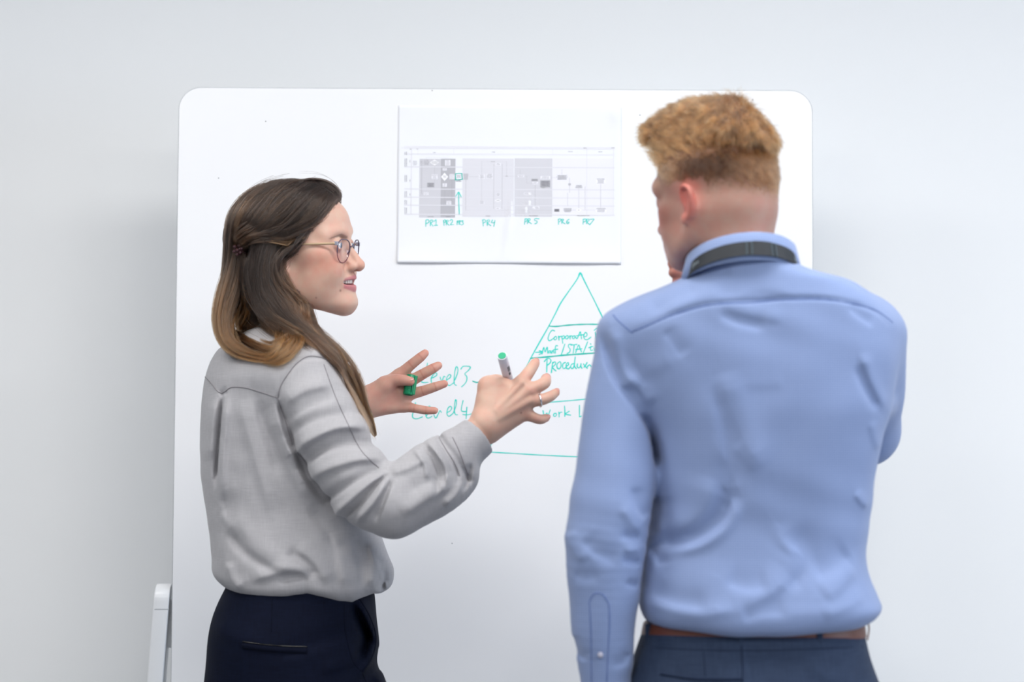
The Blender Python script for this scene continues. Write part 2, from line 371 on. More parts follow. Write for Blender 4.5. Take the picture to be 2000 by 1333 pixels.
    def eval(s, P, lo=None, hi=None, pad=0, nodisp=False):
        d = np.full(len(P), 1.0, np.float32)
        for mode, fn, a, b, k in s.ops:
            if nodisp and mode == 'disp': continue
            if lo is not None and (np.any(a-k-pad > hi) or np.any(b+k+pad < lo)): continue
            v = fn(P).astype(np.float32)
            if mode == 'disp': d = d-v; continue
            if mode == 'sub': v = -v
            if mode == 'add':
                if k > 0: h = np.maximum(k-np.abs(d-v), 0)/k; d = np.minimum(d, v)-h*h*(k*.25)
                else: d = np.minimum(d, v)
            else:
                if k > 0: h = np.maximum(k-np.abs(d-v), 0)/k; d = np.maximum(d, v)+h*h*(k*.25)
                else: d = np.maximum(d, v)
        return d
    def mesh(s, vox, n=24, slack=1.5):
        ad = [o for o in s.ops if o[0] == 'add']
        lo = np.min([o[2] for o in ad], 0)-.03; hi = np.max([o[3] for o in ad], 0)+.03
        B = vox*n; nb = np.ceil((hi-lo)/B).astype(int); G = nb*n+2
        g = np.stack(np.meshgrid(*[np.arange(k) for k in nb], indexing='ij'), -1).reshape(-1, 3)
        keep = []
        for i in range(0, len(g), 20000):
            c = (lo+(g[i:i+20000]+.5)*B).astype(np.float32); keep.append(np.abs(s.eval(c, nodisp=True)) < B*.87*slack+.018)
        g = g[np.concatenate(keep)]
        ax = np.arange(n+1); loc = np.stack(np.meshgrid(ax, ax, ax, indexing='ij'), -1).reshape(-1, 3).astype(np.float32)*vox
        ids, ver, fac = [], [], []
        cor = [(i, j, k) for i in (0, 1) for j in (0, 1) for k in (0, 1)]
        edg = [(a, b) for a in range(8) for b in range(a+1, 8) if sum(abs(cor[a][q]-cor[b][q]) for q in range(3)) == 1]
        cf = np.array(cor, np.float32)
        gid = lambda I: (I[:, 0].astype(np.int64)*G[1]+I[:, 1])*G[2]+I[:, 2]
        def brick(b):
            ids, ver, fac = [], [], []
            o = lo+b*B; D = s.eval(loc+o.astype(np.float32), o, o+B, .006).reshape(n+1, n+1, n+1); S = D < 0
            if S.all() or not S.any(): return None
            cs = sum(S[i:n+i, j:n+j, k:n+k].astype(np.int8) for i, j, k in cor)
            I = np.argwhere((cs > 0) & (cs < 8))
            if not len(I): return None
            v8 = np.stack([D[I[:, 0]+i, I[:, 1]+j, I[:, 2]+k] for i, j, k in cor], 1)
            acc = np.zeros((len(I), 3), np.float32); cnt = np.zeros(len(I), np.float32)
            for a, c in edg:
                m = (v8[:, a] < 0) != (v8[:, c] < 0)
                t = np.where(m, v8[:, a]/np.where(m, v8[:, a]-v8[:, c], 1), 0)[:, None]
                acc += np.where(m[:, None], cf[a]+(cf[c]-cf[a])*t, 0); cnt += m
            ids.append(gid(I+b*n)); ver.append(o+(I+acc/cnt[:, None])*vox)
            for axn in range(3):
                sl0 = [slice(0, n)]*3; sl1 = list(sl0); sl1[axn] = slice(1, n+1)
                A = S[tuple(sl0)]; Bq = S[tuple(sl1)]; E = np.argwhere(A != Bq)
                if not len(E): continue
                u, w = [(1, 2), (2, 0), (0, 1)][axn]; Eg = E+b*n; eu = np.zeros(3, int); eu[u] = 1; ew = np.zeros(3, int); ew[w] = 1
                q = np.stack([gid(Eg-eu-ew), gid(Eg-ew), gid(Eg), gid(Eg-eu)], 1)
                fl = A[E[:, 0], E[:, 1], E[:, 2]]; q = np.where(fl[:, None], q, q[:, ::-1]); fac.append(q)
            return ids, ver, fac
        done = set(); todo = [tuple(q) for q in g.tolist()]
        while todo:                                    # bricks the coarse pass missed are added where the surface runs on into them
            done.update(todo); nf = len(fac)
            with ThreadPoolExecutor(4) as ex:
                for r in ex.map(brick, [np.array(q) for q in todo]):
                    if r: ids += r[0]; ver += r[1]; fac += r[2]
            have = np.unique(np.concatenate(ids)); miss = np.setdiff1d(np.concatenate(fac[nf:]).ravel(), have) if len(fac) > nf else []
            todo = []
            if len(miss):
                bx = np.unique(np.stack([miss//(G[1]*G[2]), (miss//G[2]) % G[1], miss % G[2]], 1)//n, axis=0)
                todo = [tuple(q) for q in bx.tolist() if tuple(q) not in done]
        ids = np.concatenate(ids); ver = np.concatenate(ver); fac = np.concatenate(fac)
        od = np.argsort(ids); ids = ids[od]; ver = ver[od]
        F = np.searchsorted(ids, fac); F = np.minimum(F, len(ids)-1); ok = (ids[F] == fac).all(1); F = F[ok]
        return ver.astype(np.float32), F.astype(np.int32)
def smoothstep(a, b, x): t = np.clip((x-a)/(b-a), 0, 1); return t*t*(3-2*t)
def bvh_of(V, F): return BVHTree.FromPolygons([tuple(v) for v in V.tolist()], [tuple(f) for f in F.tolist()])
def hit(bvh, px, py, off=0):
    d = Vector(ray(px, py)).normalized(); p, nrm, i, dist = bvh.ray_cast(Vector((0, 0, CAMZ)), d)
    return None if p is None else np.array(p+nrm*off)
def seam(name, bvh, pts, r, mat, parent, off=0, n=40, label=None, closed=False, flat=None, sides=6):
    """a stitched line following the cloth: measured in the photo, laid on the garment"""
    P = spline(np.array(pts, float), n); W = [hit(bvh, x, y, off) for x, y in P]; W = [w for w in W if w is not None]
    if len(W) < 3: return None
    W = np.array(W)
    W[1:-1] = (W[:-2]+2*W[1:-1]+W[2:])/4
    return link(name, tube_mesh(name, W, r, len(W), sides, flat=flat), mat, parent, label)
# ================================================================== the room
def struct(name, bm, mat):
    return link(name, bm_mesh(name, bm), mat, kind='structure')
YW = 4.86; HC = 2.85; XL, XR, YB = -5.5, 6.0, -7.0
struct('floor', box_bm((XL-.1, YB-.1, -.1), (XR+.1, YW+.1, 0)), M['floor'])
struct('ceiling', box_bm((XL-.1, YB-.1, HC), (XR+.1, YW+.1, HC+.1)), M['ceiling'])
struct('wall_back', box_bm((XL, YW, 0), (XR, YW+.1, HC)), M['wall'])
struct('wall_left', box_bm((XL-.1, YB, 0), (XL, YW, HC)), M['wall'])
struct('wall_front', box_bm((XL, YB-.1, 0), (XR, YB, HC)), M['wall'])
WY0, WY1, WZ0, WZ1 = -.2, 3.2, .75, 2.4
def merge(bms):
    out = bmesh.new()
    for b in bms:
        me = bpy.data.meshes.new('t'); b.to_mesh(me); b.free(); out.from_mesh(me); bpy.data.meshes.remove(me)
    return out
struct('wall_right', merge([box_bm((XR, YB, 0), (XR+.1, YW, WZ0)), box_bm((XR, YB, WZ1), (XR+.1, YW, HC)),
    box_bm((XR, YB, WZ0), (XR+.1, WY0, WZ1)), box_bm((XR, WY1, WZ0), (XR+.1, YW, WZ1))]), M['wall'])
wf = struct('window_1', merge([box_bm((XR+.02, WY0, WZ0), (XR+.08, WY1, WZ0+.06)), box_bm((XR+.02, WY0, WZ1-.06), (XR+.08, WY1, WZ1)),
    box_bm((XR+.02, WY0, WZ0), (XR+.08, WY0+.06, WZ1)), box_bm((XR+.02, WY1-.06, WZ0), (XR+.08, WY1, WZ1)), box_bm((XR+.02, 1.47, WZ0), (XR+.08, 1.53, WZ1))]), M['white_metal'])
struct('baseboard_back', box_bm((XL, YW-.012, 0), (XR, YW, .09), .003), M['white_metal'])
for i, (x, y) in enumerate(PANELS):
    nm = ('left', 'middle', 'right')[i % 3]+' one of the row '+('nearest the whiteboard', 'above the camera', 'at the rear of the room')[i//3]
    t = thing('ceiling_light', 'white ceiling light panel, '+nm, 'ceiling light', (x, y, HC), 'ceiling light panels')
    link('light_frame', bm_mesh('light_frame', merge([box_bm((x-.62, y-.32, 2.832), (x+.62, y-.29, HC)), box_bm((x-.62, y+.29, 2.832), (x+.62, y+.32, HC)),
        box_bm((x-.62, y-.29, 2.832), (x-.59, y+.29, HC)), box_bm((x+.59, y-.29, 2.832), (x+.62, y+.29, HC))])), M['white_metal'], t)
    link('diffuser', bm_mesh('diffuser', box_bm((x-.59, y-.29, 2.84), (x+.59, y+.29, HC))), M['panel'], t)
# ================================================================== whiteboard
BY = 4.54                                            # the board's front face
tl = at(350, 171, BY); tr = at(1587, 176, BY); bl = at(333, 1333, BY)
BX0 = at(342, 700, BY)[0]; BX1 = at(1588, 480, BY)[0]; BZ1 = (tl[2]+tr[2])/2; BZ0 = .62
board = thing('whiteboard', 'large white board with rounded corners covered in teal marker notes, standing before the wall', 'whiteboard', ((BX0+BX1)/2, BY, 0))
def rrect(x0, x1, z0, z1, r, n=10):
    out = []
    for cx, cz, a0 in ((x1-r, z1-r, 0), (x0+r, z1-r, 90), (x0+r, z0+r, 180), (x1-r, z0+r, 270)):
        for i in range(n+1):
            a = math.radians(a0+90*i/n); out.append((cx+r*math.cos(a), cz+r*math.sin(a)))
    return out
def slab(name, loop, y0, y1, mat, parent, label=None):
    n = len(loop); V = [(x, y0, z) for x, z in loop]+[(x, y1, z) for x, z in loop]
    F = [tuple(range(n))[::-1], tuple(range(n, 2*n))]+[(i, (i+1) % n, n+(i+1) % n, n+i) for i in range(n)]
    me = mesh_py(name, V, F); bm = bmesh.new(); bm.from_mesh(me); bmesh.ops.recalc_face_normals(bm, faces=bm.faces); bm.to_mesh(me); bm.free()
    return link(name, me, mat, parent, label)
slab('writing_surface', rrect(BX0+.0012, BX1-.0012, BZ0+.0012, BZ1-.0012, .041), BY, BY+.012, M['board'], board)
ob = rrect(BX0, BX1, BZ0, BZ1, .042); ib = rrect(BX0+.0012, BX1-.0012, BZ0+.0012, BZ1-.0012, .041)
n = len(ob); V = [(x, y, z) for lp, y in ((ob, BY+.0008), (ob, BY+.024), (ib, BY+.024), (ib, BY+.0008)) for x, z in lp]
F = [(q*n+i, q*n+(i+1) % n, ((q+1) % 4)*n+(i+1) % n, ((q+1) % 4)*n+i) for q in range(4) for i in range(n)]
me = mesh_py('edge_strip', V, F); bm = bmesh.new(); bm.from_mesh(me); bmesh.ops.recalc_face_normals(bm, faces=bm.faces); bm.to_mesh(me); bm.free()
link('edge_strip', me, M['board_edge'], board)
slab('back_panel', rrect(BX0+.003, BX1-.003, BZ0+.003, BZ1-.003, .039), BY+.0122, BY+.022, M['white_metal'], board)
# the two legs of the stand, leaning outwards, rounded at the top
def leg(sgn, xt, zt):
    xb = xt+sgn*(zt*.064)
    w = .0285; prof = []
    y0, y1 = BY-.004, BY+.05; r = .03
    bm = bmesh.new()
    ring = []
    for i in range(9):
        a = math.radians(90*i/8); ring.append((y0+r-r*math.sin(a), zt-r+r*math.cos(a)))
    ring = [(y1, zt)]+ring
    pts = ring+[(y0, .03), (y1, .03)]
    vs = []
    for sx in (-w/2, w/2):
        row = []
        for (y, z) in pts:
            x = xt+(xb-xt)*(1-z/zt)+sx
            row.append(bm.verts.new((x, y, z)))
        vs.append(row)
    m = len(pts)
    bm.faces.new(vs[0][::-1]); bm.faces.new(vs[1])
    for i in range(m): bm.faces.new((vs[0][i], vs[0][(i+1) % m], vs[1][(i+1) % m], vs[1][i]))
    bmesh.ops.recalc_face_normals(bm, faces=bm.faces)
    bmesh.ops.bevel(bm, geom=[e for e in bm.edges], offset=.0016, segments=2, affect='EDGES', profile=.5)
    return bm_mesh('leg', bm, True), xb
lt = at(318, 1142, BY)
for sgn, xt in ((-1, BX0-.0175), (1, BX1+.0175)):
    me, xb = leg(sgn, xt, lt[2]); lo = link('leg', me, M['white_metal'], board)
    link('leg_seam', bm_mesh('leg_seam', box_bm((xt-.0137, BY-.0046, lt[2]-.047), (xt+.0137, BY-.0030, lt[2]-.0455))), M['board_edge'], lo)
    link('foot_bar', bm_mesh('foot_bar', box_bm((xb-.018, BY-.28, .05), (xb+.018, BY+.30, .085), .006)), M['white_metal'], board)
    for dy in (-.25, .27):
        c = link('caster', tube_mesh('caster', [(xb-.012, BY+dy, .025), (xb+.012, BY+dy, .025)], .025, 2, 20), M['black_rubber'], board)
    link('bracket', bm_mesh('bracket', box_bm((min(xt, xt-sgn*.05), BY+.026, lt[2]-.12), (max(xt, xt-sgn*.05), BY+.046, lt[2]-.03), .003)), M['white_metal'], board)
# ================================================================== marker writing
def ribbon(strokes, w, yfn, ox, oy, sc, taper=True):
    """each stroke becomes a thin flat film of ink lying on the surface"""
    V, F = [], []
    for s in strokes:
        P = np.array(s, float); P = np.c_[ox+P[:, 0]/sc, oy+P[:, 1]/sc]
        W3 = np.array([at(x, y, BY) for x, y in P])[:, [0, 2]]
        L = np.linalg.norm(np.diff(W3, axis=0), axis=1).sum()
        m = int(max(4, min(60, L/.0018)))
        C = spline(np.c_[W3, np.zeros(len(W3))], m)[:, :2]
        T = np.gradient(C, axis=0); T /= np.linalg.norm(T, axis=1)[:, None]+1e-9; N = np.c_[-T[:, 1], T[:, 0]]
        i0 = len(V); ph = random.random()*6
        # round ends
        a = C[0]-T[0]*w*.45; b = C[-1]+T[-1]*w*.45
        C = np.vstack([a, C, b]); N = np.vstack([N[0], N, N[-1]]); m += 2
        for i in range(m):
            ww = w*(.5+.07*math.sin(i*.5+ph))*(.45 if i in (0, m-1) else 1)
            for sg in (1, -1):
                q = C[i]+sg*ww*N[i]; V.append((q[0], yfn(q[0], q[1])-random.random()*.00006, q[1]))
        F += [(i0+2*i, i0+2*i+1, i0+2*i+3, i0+2*i+2) for i in range(m-1)]
    return mesh_py('ink', V, F)
flatb = lambda x, z: BY-.0003
def ink(name, strokes, w, frame, parent, yfn=flatb, mat='ink', label=None):
    me = ribbon(strokes, w, yfn, *frame); me.name = name
    return link(name, me, M[mat], parent, label)
ZA = (1000, 520, 3.508); ZB = (780, 680, 5.882)
ink('triangle_outline', [[(468, 48), (440, 100), (385, 178), (330, 260), (300, 320), (252, 412), (185, 530), (128, 632), (100, 690), (-40, 960), (-164, 1272)],
    [(470, 48), (520, 150), (560, 228), (600, 310), (645, 400), (760, 640), (1060, 1290)], [(456, 62), (468, 44), (480, 62)]], .0022, ZA, board, label='teal pyramid drawn in marker')
ink('pyramid_line', [[(252, 411), (300, 414), (400, 404), (520, 399), (645, 402)]], .0024, ZA, board, mat='ink_dark')
ink('pyramid_line', [[(128, 632), (250, 622), (335, 613), (400, 608), (545, 598), (700, 588)]], .0027, ZA, board, mat='ink_dark')
ink('pyramid_line', [[(120, 944), (265, 933), (400, 922), (490, 914), (640, 904), (860, 890)]], .0018, ZA, board)
ink('pyramid_line', [[(1035, 1197), (1300, 1212), (1600, 1230), (2000, 1250), (2700, 1290)]], .0018, ZB, board)
words = {
 'Corporate': [[(292, 445), (275, 440), (256, 465), (247, 498), (258, 512), (287, 494)], [(300, 482), (289, 490), (288, 503), (300, 505), (307, 491), (300, 482)],
   [(318, 480), (321, 494), (322, 508)], [(321, 494), (326, 484), (333, 483)], [(340, 480), (344, 505), (348, 530)], [(342, 487), (354, 476), (361, 487), (357, 497), (346, 500)],
   [(379, 476), (368, 483), (367, 497), (379, 499), (387, 486), (379, 476)], [(395, 478), (397, 490), (398, 501)], [(397, 488), (403, 479), (411, 480)],
   [(432, 479), (418, 481), (413, 494), (424, 499), (434, 482), (436, 492), (446, 497)], [(447, 497), (459, 470), (468, 450), (473, 475), (476, 499)], [(440, 479), (465, 474), (492, 471)],
   [(492, 486), (510, 481), (514, 466), (504, 455), (492, 474), (496, 499), (515, 505), (540, 488)]],
 'P': [[(571, 455), (575, 478), (580, 502)], [(563, 441), (580, 428), (600, 434), (603, 452), (577, 470)], [(622, 450), (618, 475), (616, 498)]],
 'Manf': [[(162, 592), (185, 591), (208, 592)], [(187, 580), (212, 591), (186, 607)], [(206, 603), (212, 575), (218, 557), (224, 580), (228, 590), (236, 565), (242, 556), (245, 598)],
   [(262, 580), (251, 584), (250, 596), (260, 594), (263, 581), (267, 597)], [(274, 581), (274, 598)], [(274, 588), (283, 579), (288, 597)], [(312, 547), (300, 546), (296, 570), (297, 598)], [(284, 575), (314, 570)]],
 'slash': [[(362, 535), (349, 575), (335, 615)]],
 'STA': [[(412, 538), (390, 537), (386, 552), (398, 570), (394, 590), (377, 600)], [(404, 543), (445, 537)], [(426, 541), (423, 570), (419, 597)],
   [(436, 594), (446, 565), (457, 540), (466, 565), (476, 589)], [(436, 573), (479, 567)]],
 'slash.001': [[(518, 520), (503, 558), (489, 594)]],
 'in': [[(541, 549), (537, 568), (540, 580), (553, 576)], [(526, 560), (556, 550)], [(536, 533), (541, 536)], [(562, 561), (570, 581), (577, 562)]],
 'Procedur': [[(241, 640), (239, 680), (238, 727)], [(221, 655), (243, 633), (264, 640), (264, 660), (241, 682)], [(279, 660), (274, 694), (270, 731)], [(276, 668), (294, 656), (299, 672), (277, 694), (286, 706), (301, 719)],
   [(327, 655), (310, 670), (309, 695), (321, 706), (335, 690), (335, 665), (327, 655)], [(366, 661), (351, 668), (346, 688), (354, 704), (368, 697)],
   [(371, 688), (388, 676), (384, 661), (372, 674), (372, 697), (386, 706), (398, 693)], [(424, 669), (408, 674), (402, 692), (412, 704), (424, 690), (429, 655), (433, 624)], [(430, 650), (428, 685), (441, 704)],
   [(448, 671), (447, 690), (459, 699), (470, 683), (473, 666), (472, 688), (480, 701)], [(490, 671), (500, 686), (516, 701)], [(514, 662), (503, 682), (493, 694)], [(516, 690), (531, 677), (545, 690)]],
 'Work': [[(212, 990), (216, 1012), (222, 1036), (232, 1018), (240, 1006), (244, 1034), (262, 986)], [(301, 1010), (287, 1013), (285, 1028), (297, 1031), (306, 1017), (301, 1010)],
   [(320, 1001), (322, 1018), (323, 1035)], [(322, 1015), (331, 1003), (342, 1002)], [(360, 960), (362, 996), (362, 1031)], [(392, 995), (365, 1014), (382, 1019), (402, 1022)]],
 'I': [[(462, 955), (462, 995), (462, 1034)], [(463, 1034), (476, 1029)]],
 'slash.002': [[(138, 985), (143, 1002)]],
}
for k, st in words.items():
    ink('pen_stroke' if 'slash' in k else 'handwritten_word', st, .0019 if k != 'Procedur' else .0021, ZA, board, label=None if 'slash' in k else 'teal handwriting, %s' % k)
ink('handwritten_word', [[(322, 175), (318, 205), (300, 265), (270, 345), (254, 385), (275, 398), (330, 394)],
  [(362, 350), (400, 335), (430, 312), (425, 287), (398, 298), (368, 345), (370, 400), (400, 418), (436, 395)], [(468, 335), (478, 370), (490, 392), (500, 355), (512, 325), (526, 335)],
  [(541, 370), (580, 345), (592, 318), (572, 306), (545, 345), (545, 405), (575, 433), (622, 402)], [(638, 370), (668, 290), (672, 238), (656, 214), (640, 260), (630, 350), (633, 415), (656, 431)],
  [(706, 245), (730, 214), (780, 210), (817, 222), (790, 262), (752, 298), (775, 330), (772, 380), (745, 420), (715, 447)]], .0018, ZB, board, label='teal handwriting, Level 3')
ink('pen_stroke', [[(843, 382), (880, 395), (930, 395), (985, 389), (1110, 386)]], .0021, ZB, board, mat='ink_dark')
ink('handwritten_word', [[(185, 630), (182, 665), (165, 720), (150, 775), (162, 808), (205, 815), (265, 792)],
  [(308, 782), (345, 740), (362, 697), (345, 670), (318, 700), (304, 765), (318, 803), (348, 803), (375, 785)], [(392, 750), (405, 790), (422, 806), (446, 760), (466, 720), (482, 742)],
  [(546, 745), (585, 722), (602, 690), (585, 672), (558, 695), (546, 755), (570, 786), (617, 752)], [(622, 745), (650, 670), (656, 615), (646, 594), (636, 640), (632, 720), (645, 766), (668, 768)],
  [(732, 605), (718, 665), (712, 718), (735, 732), (765, 730)], [(776, 680), (771, 750), (767, 812)], [(730, 765), (775, 770), (832, 758)]], .0018, ZB, board, label='teal handwriting, Level 4')
# small specks left on the board
for (x, y) in [(844, 177), (427, 348), (519, 237), (883, 1062), (1143, 1158), (1102, 497), (1470, 195), (1250, 225)]:
    p = at(x, y, BY); link('speck', tube_mesh('speck', [p+[0, -.0004, 0], p+[0, .0003, 0]], .0011, 2, 8), M['speck'], board)
# ================================================================== pinned sheet with the printed chart
pz = [at(x, y, BY) for x, y in ((777, 206), (1213, 208), (1216, 514), (780, 516))]
PX0, PX1 = pz[0][0]+.0005, pz[1][0]+.0008; PZ1, PZ0 = (pz[0][2]+pz[1][2])/2, (pz[2][2]+pz[3][2])/2
def py(x, z):
    u = (x-PX0)/(PX1-PX0); v = (z-PZ0)/(PZ1-PZ0); e = max(0, 1-v*6.)
    return BY-.0005-.0024*e*e*(1+.5*math.sin(u*9+1))-.0005*(1+math.sin(u*11+v*5))*.5-.0030*math.exp(-((u-.5-(v-.25)*.1)/.014)**2-((v-.24)/.15)**2)-.0018*math.exp(-((u-.565-(v-.3)*.3)/.014)**2-((v-.36)/.06)**2)-.0008*math.exp(-((u-.985)/.02)**2)-.0025*math.exp(-((u-.97)/.03)**2-((v-.95)/.05)**2)
sheet = thing('chart_sheet', 'white paper sheet with a grey printed process chart, stuck on the whiteboard', 'paper sheet', ((PX0+PX1)/2, BY, PZ0))
nu, nv = 90, 60; V = []; F = []
for side in (0, 1):
    for j in range(nv+1):
        for i in range(nu+1):
            x = PX0+(PX1-PX0)*i/nu; z = PZ0+(PZ1-PZ0)*j/nv; V.append((x, py(x, z)+side*.0003, z))
K = (nu+1)*(nv+1)
for j in range(nv):
    for i in range(nu):
        a = j*(nu+1)+i; F.append((a, a+1, a+nu+2, a+nu+1)); F.append((K+a, K+a+nu+1, K+a+nu+2, K+a+1))
for i in range(nu): F.append((i, K+i, K+i+1, i+1)); a = nv*(nu+1)+i; F.append((a, a+1, K+a+1, K+a))
for j in range(nv): a = j*(nu+1); F.append((a, a+nu+1, K+a+nu+1, K+a)); a += nu; F.append((a, K+a, K+a+nu+1, a+nu+1))
link('sheet', mesh_py('sheet', V, F, True), M['paper'], sheet)
# print: grey columns, boxes, connector lines and rows of tiny unreadable type
PV, PF, PC = [], [], []
def prect(x0, y0, x1, y1, g, lift, fr):
    ox, oy, s = fr
    a = at(ox+x0/s, oy+y0/s, BY); b = at(ox+x1/s, oy+y1/s, BY)
    nx = max(1, int((b[0]-a[0])/.006)); nz = max(1, int((a[2]-b[2])/.006)); i0 = len(PV)
    for j in range(nz+1):
        for i in range(nx+1):
            x = a[0]+(b[0]-a[0])*i/nx; z = a[2]+(b[2]-a[2])*j/nz; PV.append((x, py(x, z)-lift, z))
            PC.append(lin(*(g if isinstance(g, tuple) else (g, g, g+7)))[:3])
    for j in range(nz):
        for i in range(nx): q = i0+j*(nx+1)+i; PF.append((q, q+nx+1, q+nx+2, q+1))
def pline(x0, y0, x1, y1, g, fr, w=3.0):
    g = min(236, g+22)
    if abs(x1-x0) > abs(y1-y0): prect(min(x0, x1), y0-w/2, max(x0, x1), y0+w/2, g, .00035, fr)
    else: prect(x0-w/2, min(y0, y1), x0+w/2, max(y0, y1), g, .00035, fr)
def ptext(x0, y0, x1, y1, fr, g=165, rows=None):
    s = fr[2]; rh = 1.55*s; rows = rows or max(1, int((y1-y0)/rh)); hh = (y1-y0)/rows
    for r in range(rows):
        m = (x1-x0)*random.uniform(0, .18); x = x0+m
        while x < x1-m:
            wl = random.uniform(.6, 1.8)*s; prect(x, y0+r*hh+hh*.25, min(x+wl, x1-m), y0+r*hh+hh*.75, g+random.randint(-14, 14), .00045, fr); x += wl+.45*s
def pbox(x0, y0, x1, y1, fr, fill=246, g=165, rows=None): prect(x0, y0, x1, y1, fill, .0004, fr); ptext(x0+3, y0+3, x1-3, y1-3, fr, g, rows)
Z8 = (760, 180, 3.702); ZC = (770, 280, 7.404); ZD = (980, 280, 7.404)
prect(220, 483, 372, 908, 208, .0002, Z8); prect(374, 482, 477, 908, 184, .0002, Z8); prect(532, 480, 900, 904, 222, .0002, Z8); prect(908, 479, 1178, 902, 212, .0002, Z8); prect(1182, 479, 1620, 895, 235, .0002, Z8)
for y in (397, 408, 450): pline(110, y, 1630, y, 212, Z8, 1.6)
for y in (545, 705, 765, 822, 888): pline(110, y, 1630, y, 202, Z8, 1.4)
for x in (160, 208, 468, 1182, 1428, 1622): pline(x, 408, x, 455 if x in (208, 468, 1182) else 888, 202, Z8, 1.5)
for x0, x1, y in ((316, 338, 438), (742, 768, 434), (1290, 1330, 431), (1510, 1546, 432), (148, 160, 413), (196, 212, 412), (1404, 1430, 405), (1608, 1630, 404)): ptext(x0, y-3, x1, y+4, Z8, 140, 1)
for x0, x1, y in ((272, 330, 903), (402, 452, 903), (694, 736, 898), (1008, 1082, 896), (1356, 1452, 895)): ptext(x0, y-4, x1, y+3, Z8, 120, 1)
for x in (113, 124): # turned captions of the lanes
    for y0, y1 in ((430, 455), (480, 540), (600, 650), (715, 760), (780, 812), (835, 880)):
        y = y0+random.uniform(0, 6)
        while y < y1: L = random.uniform(4, 9); prect(x, y, x+4, min(y1, y+L), 150, .0004, Z8); y += L+2
for y in (500, 640, 740): prect(149, y-8, 152, y+10, 170, .0004, Z8)
ptext(265, 255, 335, 320, ZC, 190); ptext(375, 245, 420, 300, ZC, 186); ptext(425, 240, 505, 315, ZC, 180)
def pdia(cx, cy, rx, ry, g, fr):
    i0 = len(PV)
    for dx, dy in ((-rx, 0), (0, ry), (rx, 0), (0, -ry)):
        p = at(fr[0]+(cx+dx)/fr[2], fr[1]+(cy+dy)/fr[2], BY); PV.append((p[0], py(p[0], p[2])-.0004, p[2])); PC.append(lin(g, g, g+4)[:3])
    PF.append((i0, i0+1, i0+2, i0+3))
pdia(582, 280, 68, 44, 240, ZC); ptext(540, 262, 630, 300, ZC, 165); pdia(728, 487, 52, 60, 247, ZC); ptext(700, 465, 760, 505, ZC, 170)
pbox(542, 452, 628, 518, ZC, 240, 170); prect(475, 572, 580, 638, 176, .0004, ZC); ptext(480, 574, 576, 634, ZC, 118); pbox(425, 710, 497, 750, ZC, 238, 180)
pbox(735, 243, 812, 325, ZC); pbox(700, 362, 758, 396, ZC); pbox(800, 448, 872, 520, ZC); pbox(700, 580, 760, 632, ZC); pbox(755, 835, 824, 890, ZC)
prect(888, 446, 982, 520, 240, .0004, ZC); ptext(900, 460, 970, 505, ZC, 150); ptext(890, 530, 975, 560, ZC, 150)
pline(397, 300, 397, 735, 165, ZC); pline(397, 735, 430, 735, 165, ZC); pline(583, 320, 583, 455, 165, ZC); pline(583, 518, 583, 572, 165, ZC); pline(463, 208, 780, 208, 175, ZC); pline(463, 208, 463, 245, 175, ZC)
pline(730, 632, 730, 865, 150, ZC); pline(730, 865, 755, 865, 150, ZC); pline(835, 520, 835, 862, 150, ZC); pline(1035, 520, 1035, 975, 170, ZC); pline(1035, 975, 1703, 975, 150, ZC)
ptext(1000, 440, 1075, 530, ZC, 165); pline(1085, 485, 1225, 485, 165, ZC); pbox(1225, 450, 1310, 515, ZC, 240, 150); pbox(1335, 440, 1425, 515, ZC, 238, 150)
pline(1265, 265, 1265, 450, 175, ZC); pline(1265, 265, 1625, 265, 175, ZC); pline(1625, 265, 1625, 480, 175, ZC); ptext(1390, 262, 1465, 275, ZC, 150, 1); pline(1440, 300, 1440, 950, 175, ZC); pline(1560, 300, 1560, 950, 175, ZC)
pbox(1468, 290, 1540, 320, ZC, 242, 150); pbox(1475, 720, 1530, 768, ZC, 238, 150); pdia(1500, 830, 55, 24, 240, ZC); ptext(1480, 820, 1522, 838, ZC, 150, 1); pbox(1470, 930, 1532, 955, ZC, 242, 150, 1); pline(1265, 515, 1265, 830, 180, ZC); pbox(1232, 828, 1300, 885, ZC, 236, 150)
pline(1570, 478, 1703, 478, 165, ZC); ptext(1600, 470, 1650, 486, ZC, 140, 1)
pline(0, 478, 230, 478, 165, ZD); pbox(232, 458, 325, 492, ZD, 242, 150); pline(268, 380, 268, 458, 165, ZD); pline(268, 380, 870, 380, 165, ZD); pline(870, 380, 870, 460, 165, ZD); pline(330, 478, 360, 478, 165, ZD); pline(360, 478, 360, 580, 165, ZD); pline(360, 580, 445, 580, 165, ZD)
prect(428, 515, 525, 550, 176, .0004, ZD); ptext(432, 517, 520, 548, ZD, 125); pbox(445, 560, 522, 598, ZD, 246, 150); pbox(562, 478, 700, 518, ZD, 247, 150); prect(556, 540, 700, 640, 170, .0004, ZD); ptext(566, 545, 692, 622, ZD, 105); pdia(600, 640, 40, 12, 170, ZD)
pline(483, 598, 483, 925, 160, ZD); pbox(320, 712, 425, 748, ZD, 240, 150); pbox(445, 918, 545, 955, ZD, 242, 150); pline(0, 970, 760, 970, 150, ZD)
ptext(790, 460, 955, 530, ZD, 130); pline(700, 498, 790, 498, 165, ZD); pline(980, 500, 980, 720, 165, ZD); ptext(960, 580, 1002, 612, ZD, 130); pline(952, 715, 952, 915, 160, ZD); ptext(1062, 605, 1170, 650, ZD, 125); pline(1115, 650, 1115, 965, 160, ZD); pline(1205, 625, 1205, 965, 165, ZD)
